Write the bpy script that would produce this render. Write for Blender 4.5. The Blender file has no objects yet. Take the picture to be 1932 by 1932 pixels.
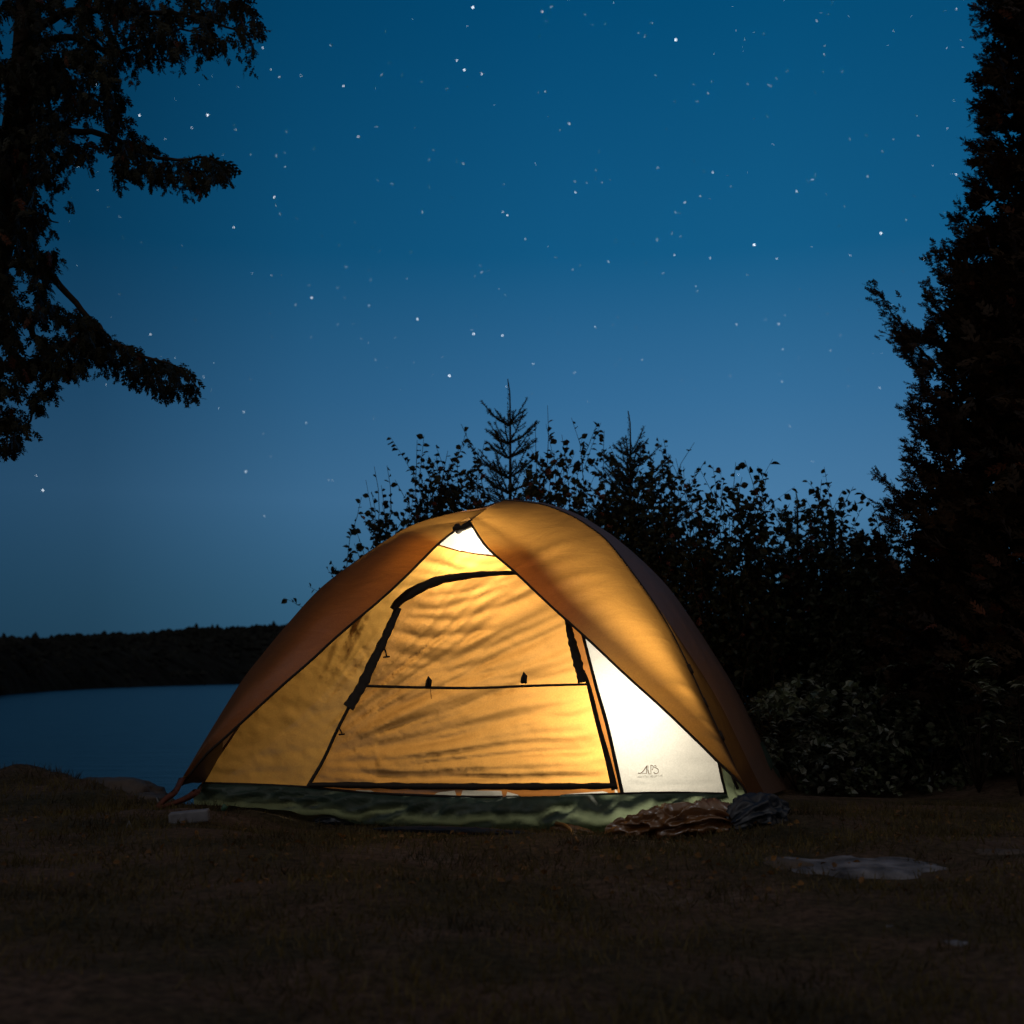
import bpy, math, random
import numpy as np
from mathutils import Vector, noise
from mathutils.geometry import delaunay_2d_cdt

random.seed(7); rng = np.random.default_rng(7)
sc = bpy.context.scene
col = sc.collection
R = math.radians

# ------------------------------------------------------------------ camera
CAM_H, PITCH, F = 0.55, R(7.55), 2332.0          # F: focal length in photo units (photo = 1932 wide)
cam_d = bpy.data.cameras.new('camera'); cam = bpy.data.objects.new('camera', cam_d); col.objects.link(cam)
cam.location = (0, 0, CAM_H); cam.rotation_euler = (R(90) + PITCH, 0, 0)
cam_d.sensor_width = 36; cam_d.lens = 36 * F / 1932; cam_d.clip_end = 6000; cam_d.clip_start = 0.05
cam_d.dof.use_dof = True; cam_d.dof.focus_distance = 5.35; cam_d.dof.aperture_fstop = 3.6
sc.camera = cam

# ------------------------------------------------------------------ exposure
sc.render.engine = 'CYCLES'
sc.view_settings.view_transform = 'Standard'; sc.view_settings.look = 'None'
sc.view_settings.exposure = 0.0; sc.view_settings.gamma = 1.0; sc.view_settings.use_curve_mapping = False
sc.cycles.use_denoising = True
sc.cycles.max_bounces = 8; sc.cycles.diffuse_bounces = 5; sc.cycles.transmission_bounces = 6
sc.cycles.transparent_max_bounces = 12; sc.cycles.sample_clamp_indirect = 6
sc.cycles.caustics_reflective = False; sc.cycles.caustics_refractive = False

# ------------------------------------------------------------------ world: night sky after dusk
w = bpy.data.worlds.new('World'); sc.world = w; w.use_nodes = True
nt = w.node_tree; N = nt.nodes; L = nt.links; N.clear()
def wn(t, **k):
    n = N.new(t)
    for a, b in k.items(): setattr(n, a, b)
    return n
def ramp(n, stops, interp='EASE'):
    cr = n.color_ramp; cr.interpolation = interp
    while len(cr.elements) > 1: cr.elements.remove(cr.elements[-1])
    cr.elements[0].position = stops[0][0]; cr.elements[0].color = (*stops[0][1], 1)
    for p, c in stops[1:]:
        e = cr.elements.new(p); e.color = (*c, 1)
tc = wn('ShaderNodeTexCoord'); sx = wn('ShaderNodeSeparateXYZ'); L.new(tc.outputs['Generated'], sx.inputs[0])
el = wn('ShaderNodeValToRGB'); L.new(sx.outputs['Z'], el.inputs[0])
ramp(el, [(0.0, (.036, .112, .195)), (0.06, (.044, .140, .250)), (0.14, (.060, .180, .345)), (0.22, (.034, .145, .305)),
          (0.33, (.006, .100, .235)), (0.50, (.0010, .070, .178)), (0.75, (.0, .045, .11)), (1.0, (.0, .03, .075))], 'LINEAR')
# brighter where the last light of the dusk lingers, a little right of the view axis
ax = wn('ShaderNodeMapRange'); ax.inputs[1].default_value = -1; ax.inputs[2].default_value = 1
L.new(sx.outputs['X'], ax.inputs[0])
az = wn('ShaderNodeValToRGB'); L.new(ax.outputs[0], az.inputs[0])
ramp(az, [(0.0, (.10, .14, .2)), (0.28, (.28, .34, .36)), (0.34, (.37, .42, .43)), (0.42, (.70, .75, .75)), (0.52, (.95, .97, .97)), (0.60, (1.05, 1.05, 1.03)),
          (0.70, (.92, .93, .92)), (0.85, (.5, .55, .6)), (1.0, (.2, .2, .25))], 'LINEAR')
mul = wn('ShaderNodeMixRGB', blend_type='MULTIPLY'); mul.inputs[0].default_value = 1
L.new(el.outputs[0], mul.inputs[1]); L.new(az.outputs[0], mul.inputs[2])
# sky half behind the camera: added warm fill for the ground and trees
bk = wn('ShaderNodeValToRGB'); by_ = wn('ShaderNodeMapRange'); by_.inputs[1].default_value = -1; by_.inputs[2].default_value = 1
L.new(sx.outputs['Y'], by_.inputs[0]); L.new(by_.outputs[0], bk.inputs[0])
ramp(bk, [(0.0, (0, 0, 0)), (0.45, (0, 0, 0)), (0.75, (1, 1, 1)), (1.0, (1, 1, 1))], 'LINEAR')
mx = wn('ShaderNodeMixRGB'); L.new(bk.outputs[0], mx.inputs[0]); mx.inputs[1].default_value = (.20, .165, .140, 1)
L.new(mul.outputs[0], mx.inputs[2])
# trace of a very low Nishita sky, as after sunset
sky = wn('ShaderNodeTexSky'); sky.sky_type = 'NISHITA'; sky.sun_disc = False
sky.sun_elevation = R(-6); sky.sun_rotation = R(20)
ad = wn('ShaderNodeMixRGB', blend_type='ADD'); ad.inputs[0].default_value = .01
L.new(mx.outputs[0], ad.inputs[1]); L.new(sky.outputs[0], ad.inputs[2])
bg = wn('ShaderNodeBackground'); bg.inputs['Strength'].default_value = 1.0; L.new(ad.outputs[0], bg.inputs[0])
wo = wn('ShaderNodeOutputWorld'); L.new(bg.outputs[0], wo.inputs[0])

# faint moon from behind the camera
md = bpy.data.lights.new('moon', 'SUN'); md.energy = 0.14; md.angle = R(2); md.color = (.80, .90, 1.0)
moon = bpy.data.objects.new('moon', md); col.objects.link(moon); moon.rotation_euler = (R(52), R(0), R(-38))

# ------------------------------------------------------------------ projection helpers
cp, sp = math.cos(PITCH), math.sin(PITCH)
CAMP = Vector((0, 0, CAM_H))
def ray(px, py):
    cx = (px - 966) / F; cy = (966 - py) / F
    return Vector((cx, cp - cy * sp, sp + cy * cp))
def U(px, py, Y):
    d = ray(px, py); return CAMP + d * (Y / d.y)
def G(px, py, z=0.0):
    d = ray(px, py); return CAMP + d * ((z - CAM_H) / d.z)
def VP(px, py, a, b):
    """point of a pixel's ray on the vertical plane through a and b"""
    n = Vector((-(b.y - a.y), b.x - a.x, 0)); d = ray(px, py)
    return CAMP + d * ((a - CAMP).dot(n) / d.dot(n))
def smooth(pts, n):
    """Catmull-Rom through points, n samples evenly by length"""
    P = np.array([tuple(p) for p in pts], float)
    Q = np.vstack([2 * P[0] - P[1], P, 2 * P[-1] - P[-2]])
    out = []
    for i in range(1, len(Q) - 2):
        p0, p1, p2, p3 = Q[i - 1], Q[i], Q[i + 1], Q[i + 2]
        for t in np.linspace(0, 1, 12, endpoint=False):
            out.append(.5 * ((2 * p1) + (-p0 + p2) * t + (2 * p0 - 5 * p1 + 4 * p2 - p3) * t * t + (-p0 + 3 * p1 - 3 * p2 + p3) * t ** 3))
    out.append(P[-1]); out = np.array(out)
    s = np.r_[0, np.cumsum(np.linalg.norm(np.diff(out, axis=0), axis=1))]
    u = np.linspace(0, s[-1], n)
    return np.stack([np.interp(u, s, out[:, k]) for k in range(P.shape[1])], 1)

# ------------------------------------------------------------------ object helpers
def tag(o, label=None, cat=None, group=None, kind=None):
    for k, v in (('label', label), ('category', cat), ('group', group), ('kind', kind)):
        if v: o[k] = v
    return o
def empty(name, loc, label=None, cat=None, group=None):
    o = bpy.data.objects.new(name, None); col.objects.link(o); o.location = loc; o.empty_display_size = .1
    return tag(o, label, cat, group)
def build(name, V, Fc, mat, parent=None, smooth_=True, origin=None):
    """link one mesh object; V in world coordinates"""
    V = np.asarray(V, np.float64).reshape(-1, 3)
    if parent is not None: off = np.array(parent_world(parent))
    elif origin is not None: off = np.array(tuple(origin))
    else: off = np.zeros(3)
    me = bpy.data.meshes.new(name)
    Vl = (V - off).astype(np.float32)
    if isinstance(Fc, np.ndarray):
        k = Fc.shape[1]; nf = len(Fc)
        me.vertices.add(len(Vl)); me.vertices.foreach_set('co', Vl.ravel())
        me.loops.add(nf * k); me.loops.foreach_set('vertex_index', Fc.astype(np.int32).ravel())
        me.polygons.add(nf); me.polygons.foreach_set('loop_start', np.arange(nf, dtype=np.int32) * k)
        me.update(calc_edges=True)
    else:
        me.from_pydata([tuple(v) for v in Vl], [], Fc); me.update()
    me.polygons.foreach_set('use_smooth', [smooth_] * len(me.polygons))
    me.materials.append(mat)
    o = bpy.data.objects.new(name, me); col.objects.link(o)
    if parent is not None: o.parent = parent
    elif origin is not None: o.location = tuple(origin)
    return o
def parent_world(p):
    v = Vector(p.location); q = p.parent
    while q is not None: v = v + Vector(q.location); q = q.parent
    return tuple(v)
def grid_faces(nu, nv, base=0, closed=False):
    a = []
    m = nu if closed else nu - 1
    for i in range(m):
        for j in range(nv - 1):
            i2 = (i + 1) % nu
            a.append((base + i * nv + j, base + i2 * nv + j, base + i2 * nv + j + 1, base + i * nv + j + 1))
    return a
class MB:
    def __init__(s): s.v = []; s.f = []
    def add(s, V, Fc):
        b = len(s.v); s.v += [tuple(x) for x in V]; s.f += [tuple(i + b for i in f) for f in Fc]; return s
    def tube(s, pts, r, n=6):
        pts = [Vector(p) for p in pts]; rs = r if hasattr(r, '__len__') else [r] * len(pts)
        V = []; up = Vector((0.13, .21, 1)).normalized()
        for i, p in enumerate(pts):
            t = (pts[min(i + 1, len(pts) - 1)] - pts[max(i - 1, 0)]).normalized()
            a = t.cross(up)
            if a.length < 1e-3: a = t.cross(Vector((1, 0, 0)))
            a.normalize(); b = t.cross(a)
            for k in range(n):
                th = 2 * math.pi * k / n; V.append(p + (a * math.cos(th) + b * math.sin(th)) * rs[i])
        Fc = [(i * n + k, i * n + (k + 1) % n, (i + 1) * n + (k + 1) % n, (i + 1) * n + k) for i in range(len(pts) - 1) for k in range(n)]
        Fc += [tuple(range(n))[::-1], tuple((len(pts) - 1) * n + k for k in range(n))]
        return s.add(V, Fc)
    def build(s, name, mat, parent=None, smooth_=True, origin=None):
        return build(name, s.v, s.f, mat, parent, smooth_, origin)

# ------------------------------------------------------------------ materials
def nmat(name):
    m = bpy.data.materials.new(name); m.use_nodes = True
    return m, m.node_tree.nodes, m.node_tree.links
def solid(name, c, rough=.8, bump=0, scale=20, var=.3, spec=.3, detail=5):
    m, n, l = nmat(name); b = n['Principled BSDF']
    b.inputs['Roughness'].default_value = rough; b.inputs['Specular IOR Level'].default_value = spec
    t = n.new('ShaderNodeTexCoord'); nz = n.new('ShaderNodeTexNoise'); nz.inputs['Scale'].default_value = scale; nz.inputs['Detail'].default_value = detail
    l.new(t.outputs['Object'], nz.inputs['Vector'])
    cr = n.new('ShaderNodeValToRGB'); ramp(cr, [(.3, tuple(x * (1 - var) for x in c)), (.7, tuple(min(1, x * (1 + var)) for x in c))], 'LINEAR')
    l.new(nz.outputs['Fac'], cr.inputs[0]); l.new(cr.outputs[0], b.inputs['Base Color'])
    if bump:
        bp = n.new('ShaderNodeBump'); bp.inputs['Distance'].default_value = bump; l.new(nz.outputs['Fac'], bp.inputs['Height']); l.new(bp.outputs[0], b.inputs['Normal'])
    return m
def fabric(name, trans, refl, fac=.6, gloss=.04, bump=.004, see=0.0, bscale=14, rough=.45, crinkle=(3., 3., 3.), slant=1.5):
    """thin cloth: part reflects, part glows through; see = share that passes straight (mesh weave)"""
    m, n, l = nmat(name); out = n['Material Output']; n.remove(n['Principled BSDF'])
    t = n.new('ShaderNodeTexCoord')
    mp = n.new('ShaderNodeMapping'); mp.inputs['Scale'].default_value = crinkle; l.new(t.outputs['Object'], mp.inputs[0])
    nz = n.new('ShaderNodeTexNoise'); nz.inputs['Scale'].default_value = bscale / 3; nz.inputs['Detail'].default_value = 6; nz.inputs['Distortion'].default_value = .6
    l.new(mp.outputs[0], nz.inputs['Vector'])
    bp = n.new('ShaderNodeBump'); bp.inputs['Distance'].default_value = bump; bp.inputs['Strength'].default_value = 1
    l.new(nz.outputs['Fac'], bp.inputs['Height'])
    # weave: thicker and thinner threads
    n2 = n.new('ShaderNodeTexNoise'); n2.inputs['Scale'].default_value = 160; n2.inputs['Detail'].default_value = 2; l.new(t.outputs['Object'], n2.inputs['Vector'])
    cr = n.new('ShaderNodeValToRGB'); ramp(cr, [(.25, tuple(x * .86 for x in trans)), (.75, tuple(min(1, x * 1.1) for x in trans))], 'LINEAR')
    l.new(n2.outputs['Fac'], cr.inputs[0])
    tr = n.new('ShaderNodeBsdfTranslucent'); l.new(cr.outputs[0], tr.inputs[0]); l.new(bp.outputs[0], tr.inputs['Normal'])
    df = n.new('ShaderNodeBsdfDiffuse'); df.inputs[0].default_value = (*refl, 1); l.new(bp.outputs[0], df.inputs['Normal'])
    m1 = n.new('ShaderNodeMixShader')
    # light crossing the cloth at a slant passes more thread: less gets through
    lw = n.new('ShaderNodeLayerWeight'); lw.inputs['Blend'].default_value = .5; l.new(bp.outputs[0], lw.inputs['Normal'])
    iv = n.new('ShaderNodeMath'); iv.operation = 'SUBTRACT'; iv.inputs[0].default_value = 1.0; l.new(lw.outputs['Facing'], iv.inputs[1])
    pw = n.new('ShaderNodeMath'); pw.operation = 'POWER'; pw.inputs[1].default_value = slant; l.new(iv.outputs[0], pw.inputs[0])
    mf = n.new('ShaderNodeMath'); mf.operation = 'MULTIPLY'; mf.inputs[1].default_value = fac; l.new(pw.outputs[0], mf.inputs[0]); l.new(mf.outputs[0], m1.inputs[0]); l.new(df.outputs[0], m1.inputs[1]); l.new(tr.outputs[0], m1.inputs[2])
    gl = n.new('ShaderNodeBsdfGlossy'); gl.inputs['Roughness'].default_value = rough; gl.inputs[0].default_value = (.8, .8, .8, 1); l.new(bp.outputs[0], gl.inputs['Normal'])
    m2 = n.new('ShaderNodeMixShader'); m2.inputs[0].default_value = gloss; l.new(m1.outputs[0], m2.inputs[1]); l.new(gl.outputs[0], m2.inputs[2])
    last = m2
    if see:
        tp = n.new('ShaderNodeBsdfTransparent'); m3 = n.new('ShaderNodeMixShader'); m3.inputs[0].default_value = see
        l.new(m2.outputs[0], m3.inputs[1]); l.new(tp.outputs[0], m3.inputs[2]); last = m3
    l.new(last.outputs[0], out.inputs[0])
    return m
def leafmat(name, c, trans=.2, var=.5, gloss=.35):
    m, n, l = nmat(name); b = n['Principled BSDF']; out = n['Material Output']
    t = n.new('ShaderNodeTexCoord'); nz = n.new('ShaderNodeTexNoise'); nz.inputs['Scale'].default_value = 3; nz.inputs['Detail'].default_value = 3; l.new(t.outputs['Object'], nz.inputs['Vector'])
    cr = n.new('ShaderNodeValToRGB'); ramp(cr, [(.3, tuple(x * (1 - var) for x in c)), (.72, (c[0] * (1 + 1.2 * var), c[1] * (1 + var), c[2]))], 'LINEAR')
    l.new(nz.outputs['Fac'], cr.inputs[0]); l.new(cr.outputs[0], b.inputs['Base Color'])
    b.inputs['Roughness'].default_value = .5; b.inputs['Specular IOR Level'].default_value = gloss
    tr = n.new('ShaderNodeBsdfTranslucent'); l.new(cr.outputs[0], tr.inputs[0])
    mm = n.new('ShaderNodeMixShader'); mm.inputs[0].default_value = trans; l.new(b.outputs[0], mm.inputs[1]); l.new(tr.outputs[0], mm.inputs[2]); l.new(mm.outputs[0], out.inputs[0])
    return m
def emit(name, c, s):
    m, n, l = nmat(name); out = n['Material Output']; n.remove(n['Principled BSDF'])
    e = n.new('ShaderNodeEmission'); e.inputs[0].default_value = (*c, 1); e.inputs[1].default_value = s; l.new(e.outputs[0], out.inputs[0]); return m

M = {}
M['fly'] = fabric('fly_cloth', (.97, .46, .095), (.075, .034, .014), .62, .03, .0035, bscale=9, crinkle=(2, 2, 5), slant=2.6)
M['fly_shaded'] = fabric('fly_shaded_cloth', (.28, .11, .035), (.085, .048, .036), .12, .13, .006, bscale=9, crinkle=(2, 2, 5))  # darker, browner copy of the fly cloth: its shade is put into the colour
M['wall'] = fabric('wall_cloth', (1.0, .53, .13), (.24, .13, .05), .66, .02, .003, bscale=14)
M['pale'] = fabric('pale_wall_cloth', (.56, .56, .54), (.34, .31, .26), .60, .02, .0012, bscale=8)
M['door'] = fabric('door_cloth', (.95, .47, .12), (.22, .12, .045), .60, .02, .003, bscale=14)
M['mesh'] = fabric('mesh_cloth', (.95, .93, .85), (.5, .48, .42), .6, .0, .001, see=.30)
M['tub'] = fabric('tub_cloth', (.40, .50, .32), (.026, .050, .046), .25, .03, .010, bscale=7, rough=.5, slant=1.)
M['band'] = fabric('band_cloth', (.55, .22, .05), (.10, .05, .02), .40, .04, .003)
M['dark'] = solid('dark_webbing', (.016, .012, .010), .7, .001, 60)
M['strap'] = solid('red_brown_strap', (.075, .022, .015), .8, .001, 40)
M['pole'] = solid('dark_pole', (.02, .02, .022), .35, 0, 10, spec=.6)
M['bark'] = solid('bark', (.026, .020, .016), .95, .02, 14, .5, .1)
M['cedar'] = leafmat('cedar_leaf', (.011, .013, .009), .08, .55, .12)
M['cedar_brown'] = leafmat('cedar_brown_leaf', (.021, .014, .011), .08, .55, .12)
M['cedar_dry'] = leafmat('cedar_dry_leaf', (.055, .020, .012), .10, .4, .1)
M['spruce'] = leafmat('spruce_needle', (.012, .022, .014), .05, .4)
M['broad'] = leafmat('broad_leaf', (.011, .016, .010), .10, .55, .2)
M['red_leaf'] = leafmat('red_leaf', (.07, .022, .022), .2, .4)
M['under'] = leafmat('under_leaf', (.034, .050, .040), .12, .8, 1.0)
M['grass'] = leafmat('grass_blade', (.064, .054, .030), .2, .7, .2)
M['litter'] = leafmat('dry_litter', (.12, .065, .030), .2, .6, .2)
M['rock'] = solid('rock', (.095, .10, .122), .8, .05, 11, .9, .35)
M['rock_dark'] = solid('bank_rock', (.060, .050, .045), .85, .03, 7, .5, .25)
M['hill'] = solid('hill_forest', (.012, .014, .014), 1, 0, .2, .5, 0)
M['brown_cloth'] = fabric('brown_cloth', (.5, .2, .06), (.15, .065, .020), .12, .14, .004, bscale=16, rough=.30)
M['blue_cloth'] = fabric('blue_cloth', (.05, .08, .14), (.012, .020, .036), .1, .05, .006, bscale=12, rough=.45)
M['logo'] = fabric('logo_ink', (.42, .17, .04), (.3, .15, .06), .4, 0, 0)
M['logo_faint'] = fabric('logo_faint_ink', (.62, .48, .30), (.4, .3, .2), .5, 0, 0)

# ground: trodden soil with thin grass
m, n, l = nmat('ground_soil'); b = n['Principled BSDF']; M['ground'] = m
t = n.new('ShaderNodeTexCoord')
na = n.new('ShaderNodeTexNoise'); na.inputs['Scale'].default_value = 1.7; na.inputs['Detail'].default_value = 8; na.inputs['Roughness'].default_value = .65
nb = n.new('ShaderNodeTexNoise'); nb.inputs['Scale'].default_value = 38; nb.inputs['Detail'].default_value = 8; nb.inputs['Roughness'].default_value = .7
l.new(t.outputs['Object'], na.inputs['Vector']); l.new(t.outputs['Object'], nb.inputs['Vector'])
ca = n.new('ShaderNodeValToRGB'); ramp(ca, [(.3, (.030, .032, .018)), (.45, (.055, .046, .030)), (.58, (.090, .064, .050)), (.75, (.13, .115, .105))], 'LINEAR')
cb = n.new('ShaderNodeValToRGB'); ramp(cb, [(.3, (.25, .25, .25)), (.7, (1.7, 1.62, 1.55))], 'LINEAR')
l.new(na.outputs['Fac'], ca.inputs[0]); l.new(nb.outputs['Fac'], cb.inputs[0])
mm = n.new('ShaderNodeMixRGB'); mm.blend_type = 'MULTIPLY'; mm.inputs[0].default_value = 1; l.new(ca.outputs[0], mm.inputs[1]); l.new(cb.outputs[0], mm.inputs[2])
l.new(mm.outputs[0], b.inputs['Base Color']); b.inputs['Roughness'].default_value = .95; b.inputs['Specular IOR Level'].default_value = .1
bp = n.new('ShaderNodeBump'); bp.inputs['Distance'].default_value = .02; l.new(nb.outputs['Fac'], bp.inputs['Height']); l.new(bp.outputs[0], b.inputs['Normal'])
# lake
m, n, l = nmat('lake_water'); b = n['Principled BSDF']; M['water'] = m
b.inputs['Base Color'].default_value = (.004, .014, .024, 1); b.inputs['Roughness'].default_value = .28; b.inputs['Specular IOR Level'].default_value = .18; b.inputs['IOR'].default_value = 1.33
t = n.new('ShaderNodeTexCoord'); mp = n.new('ShaderNodeMapping'); mp.inputs['Scale'].default_value = (.5, 3.0, 1); nz = n.new('ShaderNodeTexNoise'); nz.inputs['Scale'].default_value = 1.1; nz.inputs['Detail'].default_value = 4
l.new(t.outputs['Object'], mp.inputs[0]); l.new(mp.outputs[0], nz.inputs['Vector'])
bp = n.new('ShaderNodeBump'); bp.inputs['Distance'].default_value = .09; bp.inputs['Strength'].default_value = .8; l.new(nz.outputs['Fac'], bp.inputs['Height']); l.new(bp.outputs[0], b.inputs['Normal'])

# ------------------------------------------------------------------ terrain
WATER_Z = -1.35
EDGE = [(-30, 14), (-9, 9), (-4.2, 7.35), (-3.3, 6.95), (-2.75, 6.62), (-2.35, 6.5), (-2.05, 6.2), (-1.78, 5.85), (-1.58, 5.62), (-1.42, 5.66), (-1.30, 6.1), (-1.05, 7.6),
        (-1.1, 9.5), (-.6, 11.5), (.5, 13.5), (4, 16), (12, 20), (40, 40)]
EX = np.array(EDGE, float)
def land_dist(x, y):
    """signed distance to the bank edge, positive on land (numpy)"""
    x = np.asarray(x, float); y = np.asarray(y, float)
    best = np.full(x.shape, 1e9)
    for (x0, y0), (x1, y1) in zip(EX[:-1], EX[1:]):
        dx, dy = x1 - x0, y1 - y0
        t = np.clip(((x - x0) * dx + (y - y0) * dy) / (dx * dx + dy * dy), 0, 1)
        best = np.minimum(best, np.hypot(x - x0 - t * dx, y - y0 - t * dy))
    P = [(-30, -40)] + EDGE + [(60, 40), (60, -40)]
    ins = np.zeros(x.shape, bool)
    j = len(P) - 1
    for i in range(len(P)):
        xi, yi = P[i]; xj, yj = P[j]
        c = ((yi > y) != (yj > y)) & (x < (xj - xi) * (y - yi) / ((yj - yi) if yj != yi else 1e-9) + xi)
        ins ^= c; j = i
    return np.where(ins, best, -best)
def sm(a, b, x):
    t = np.clip((x - a) / (b - a), 0, 1); return t * t * (3 - 2 * t)
def ground_z(x, y):
    x = np.asarray(x, float); y = np.asarray(y, float)
    d = land_dist(x, y)
    base = .022 * np.sin(x * 1.9 + .7) * np.sin(y * 1.3 + 1.1) + .010 * np.sin(x * 5.3 + y * 3.1) + .008 * np.sin(y * 7.7 - x * 4.1)
    near = np.exp(-((x) ** 2 / 2.2 + (y - 5.6) ** 2 / 1.2))
    base = base * (1 - .9 * near)
    base = base - .06 * sm(5.4, 6.6, y) * sm(.9, 1.6, x) * (1 - sm(1.9, 2.6, x))
    yl = 5.41 - (x + 1.37) * .213
    base = base - .085 * sm(yl - .9, yl - .12, y) * sm(-1.35, -.75, x) * (1 - sm(.55, .95, x))
    mound = .03 * sm(-1.6, -2.1, x) * sm(5.2, 6.2, y) + .045 * np.exp(-((x + 2.5) ** 2 / .05 + (y - 6.35) ** 2 / .1))
    bank = 1.0 * sm(8.4, 11.5, y + .25 * np.sin(x * 1.7)) * sm(1.2, 3.0, x - .08 * y) + .25 * sm(2.2, 4.5, x)
    drop = (1 - sm(-1.0, .06, d)) * -1.75
    return base + mound + bank * sm(-.3, 1.5, d) + drop
xs = np.unique(np.r_[np.linspace(-60, -8, 26), np.linspace(-8, -3.6, 40), np.linspace(-3.6, 3.6, 260), np.linspace(3.6, 9, 50), np.linspace(9, 60, 26)])
ys = np.unique(np.r_[np.linspace(-30, 1, 20), np.linspace(1, 7.5, 240), np.linspace(7.5, 14, 90), np.linspace(14, 60, 30)])
XX, YY = np.meshgrid(xs, ys, indexing='ij')
ZZ = ground_z(XX, YY)
rough = np.array([noise.fractal(Vector((a * 3, b * 3, 0)), 1.0, 2.0, 5) for a, b in zip(XX.ravel(), YY.ravel())]).reshape(XX.shape)
dl = land_dist(XX, YY)
ZZ = ZZ + rough * (.008 + .035 * np.exp(-(dl / .45) ** 2))
ground = build('ground', np.stack([XX, YY, ZZ], -1).reshape(-1, 3), np.array(grid_faces(len(xs), len(ys))), M['ground']); tag(ground, kind='structure')
def Gt(px, py):
    z = 0.
    for _ in range(12):
        p = G(px, py, z); z = z * .4 + .6 * float(ground_z(np.array([p.x]), np.array([p.y]))[0])
    return G(px, py, z)
def gz(x, y): return float(ground_z(np.array([x]), np.array([y]))[0])

wt = build('water', [(-900, -40, WATER_Z), (900, -40, WATER_Z), (900, 1500, WATER_Z), (-900, 1500, WATER_Z)], [(0, 1, 2, 3)], M['water'], smooth_=False); tag(wt, kind='structure')

# far shore: a wooded ridge; nearer on the left
def shore_Y(px): return 118 + max(-90, px) * .36 if px < 470 else 287 + (px - 470) * .2
V = []; nv = 14; pxs = np.linspace(-2600, 2600, 1200)
for px in pxs:
    Y0 = shore_Y(px)
    top = np.interp(px, [-700, 0, 60, 200, 320, 460, 620, 1000, 1500, 2600], [1219, 1211, 1205, 1208, 1196, 1193, 1180, 1190, 1200, 1205])
    dep = .45 * (Y0)
    for j in range(nv):
        s = j / (nv - 1); Y = Y0 + dep * s
        pt = U(px, 1275, Y); topz = U(px, top, Y0 + dep).z
        z = WATER_Z - .3 + (topz - WATER_Z + .3) * math.sin(s * math.pi / 2) ** .8
        z += .9 * noise.noise(Vector((pt.x * .06, Y * .06, 2))) * min(1, s * 3)
        V.append((pt.x, Y, z))
hill = build('hill', V, np.array(grid_faces(len(pxs), nv)), M['hill']); tag(hill, kind='structure')
# treetops over the ridge as one far wood
Hv = np.array(V).reshape(len(pxs), nv, 3); mb_v = []; mb_f = []
for _ in range(7400):
    i = random.randrange(len(pxs)); s = random.random() ** .6; j = int(s * (nv - 1)); p = Hv[i, j]
    sc_ = p[1] / 200.; h = random.uniform(.6, 1.2) * sc_ * (1.7 if random.random() < .03 else 1); r_ = random.uniform(.5, 1.2) * sc_
    x = p[0] + random.uniform(-1, 1); y = p[1] + random.uniform(-3, 3); z = p[2] - .4
    b0 = len(mb_v)
    for k in range(5):
        a = k * 1.2566 + random.random(); mb_v.append((x + r_ * math.cos(a), y + r_ * math.sin(a), z + h * .25))
    for k in range(5):
        a = k * 1.2566 + random.random(); q = r_ * random.uniform(.3, .8); mb_v.append((x + q * math.cos(a), y + q * math.sin(a), z + h * random.uniform(.55, .85)))
    mb_v.append((x, y, z + h))
    for k in range(5):
        k2 = (k + 1) % 5
        mb_f += [(b0 + k, b0 + k2, b0 + 5 + k2, b0 + 5 + k), (b0 + 5 + k, b0 + 5 + k2, b0 + 10)]
fw = build('far_wood', mb_v, mb_f, M['hill'], smooth_=False)
tag(fw, 'dark far wood covering the low ridge across the lake', 'wood', kind='stuff')

# ------------------------------------------------------------------ stars
STARS = [(892,14,3),(1023,22,2),(1275,75,3),(862,114,2),(876,132,2.6),(909,139,2),(648,162,2),(1029,173,1.2),(1315,191,1.2),(1074,233,2),(392,217,2.8),
 (263,218,2.4),(362,241,1.8),(676,258,2),(1804,17,1.6),(710,239,1.4),(1447,220,.9),(1450,160,1.1),(874,309,1.6),(1010,309,1.2),(1124,321,1.1),(1345,325,1.8),
 (1086,363,1.9),(1292,382,2),(1503,361,2),(949,400,1.6),(957,406,2),(797,400,1.4),(740,347,1.2),(517,372,2.2),(521,294,1.4),(538,314,1.3),(441,429,2),
 (1662,440,2.8),(1423,462,3),(1743,489,2.6),(1466,488,1.8),(1604,481,1.3),(1273,481,1.8),(1340,487,1.6),(1240,452,1.6),(1080,508,1.3),(653,503,1.2),(775,475,1),
 (588,562,2.2),(788,602,2.4),(894,630,2.4),(948,633,2.2),(848,709,2.7),(1123,617,1.5),(1211,679,1.3),(1469,611,1.9),(1567,661,1.5),(1475,720,1.6),(1084,703,1.4),
 (708,679,1.2),(696,577,1.2),(637,542,1.3),(557,575,1.3),(284,631,1.8),(460,777,1.8),(577,798,1.4),(464,890,2.2),(81,925,2.5),(499,973,1.6),(620,906,1.3),(627,907,1),
 (236,306,2.4),(147,314,1.8),(496,90,1.8),(527,145,1.6),(568,143,1.5),(511,131,1.5),(624,85,1.4),(720,141,1.3),(1804,329,2),(1637,333,1.6),(1524,341,1),(1779,541,1),
 (1321,370,1.4),(1275,400,1.4),(1268,440,1.1),(1316,549,1.4),(1313,540,1),(1787,90,1),(1216,71,1.1),(1204,62,1),(1555,103,1.4),(1410,160,1),(1787,243,1.4),(1710,415,1.2),
 (1531,465,1.1),(955,730,1.2),(1135,345,1.1),(384,711,1.3),(330,675,1.1),(445,245,1.2),(312,262,1.2),(700,528,1.1),(200,726,1.1),(413,770,1.1),(1774,590,1.7),(1800,190,1.3)]
for _ in range(230):
    x = random.uniform(120, 1860); y = random.uniform(-60, 760)
    STARS.append((x, y, random.choice([.35, .45, .55, .7, .85])))
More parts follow.
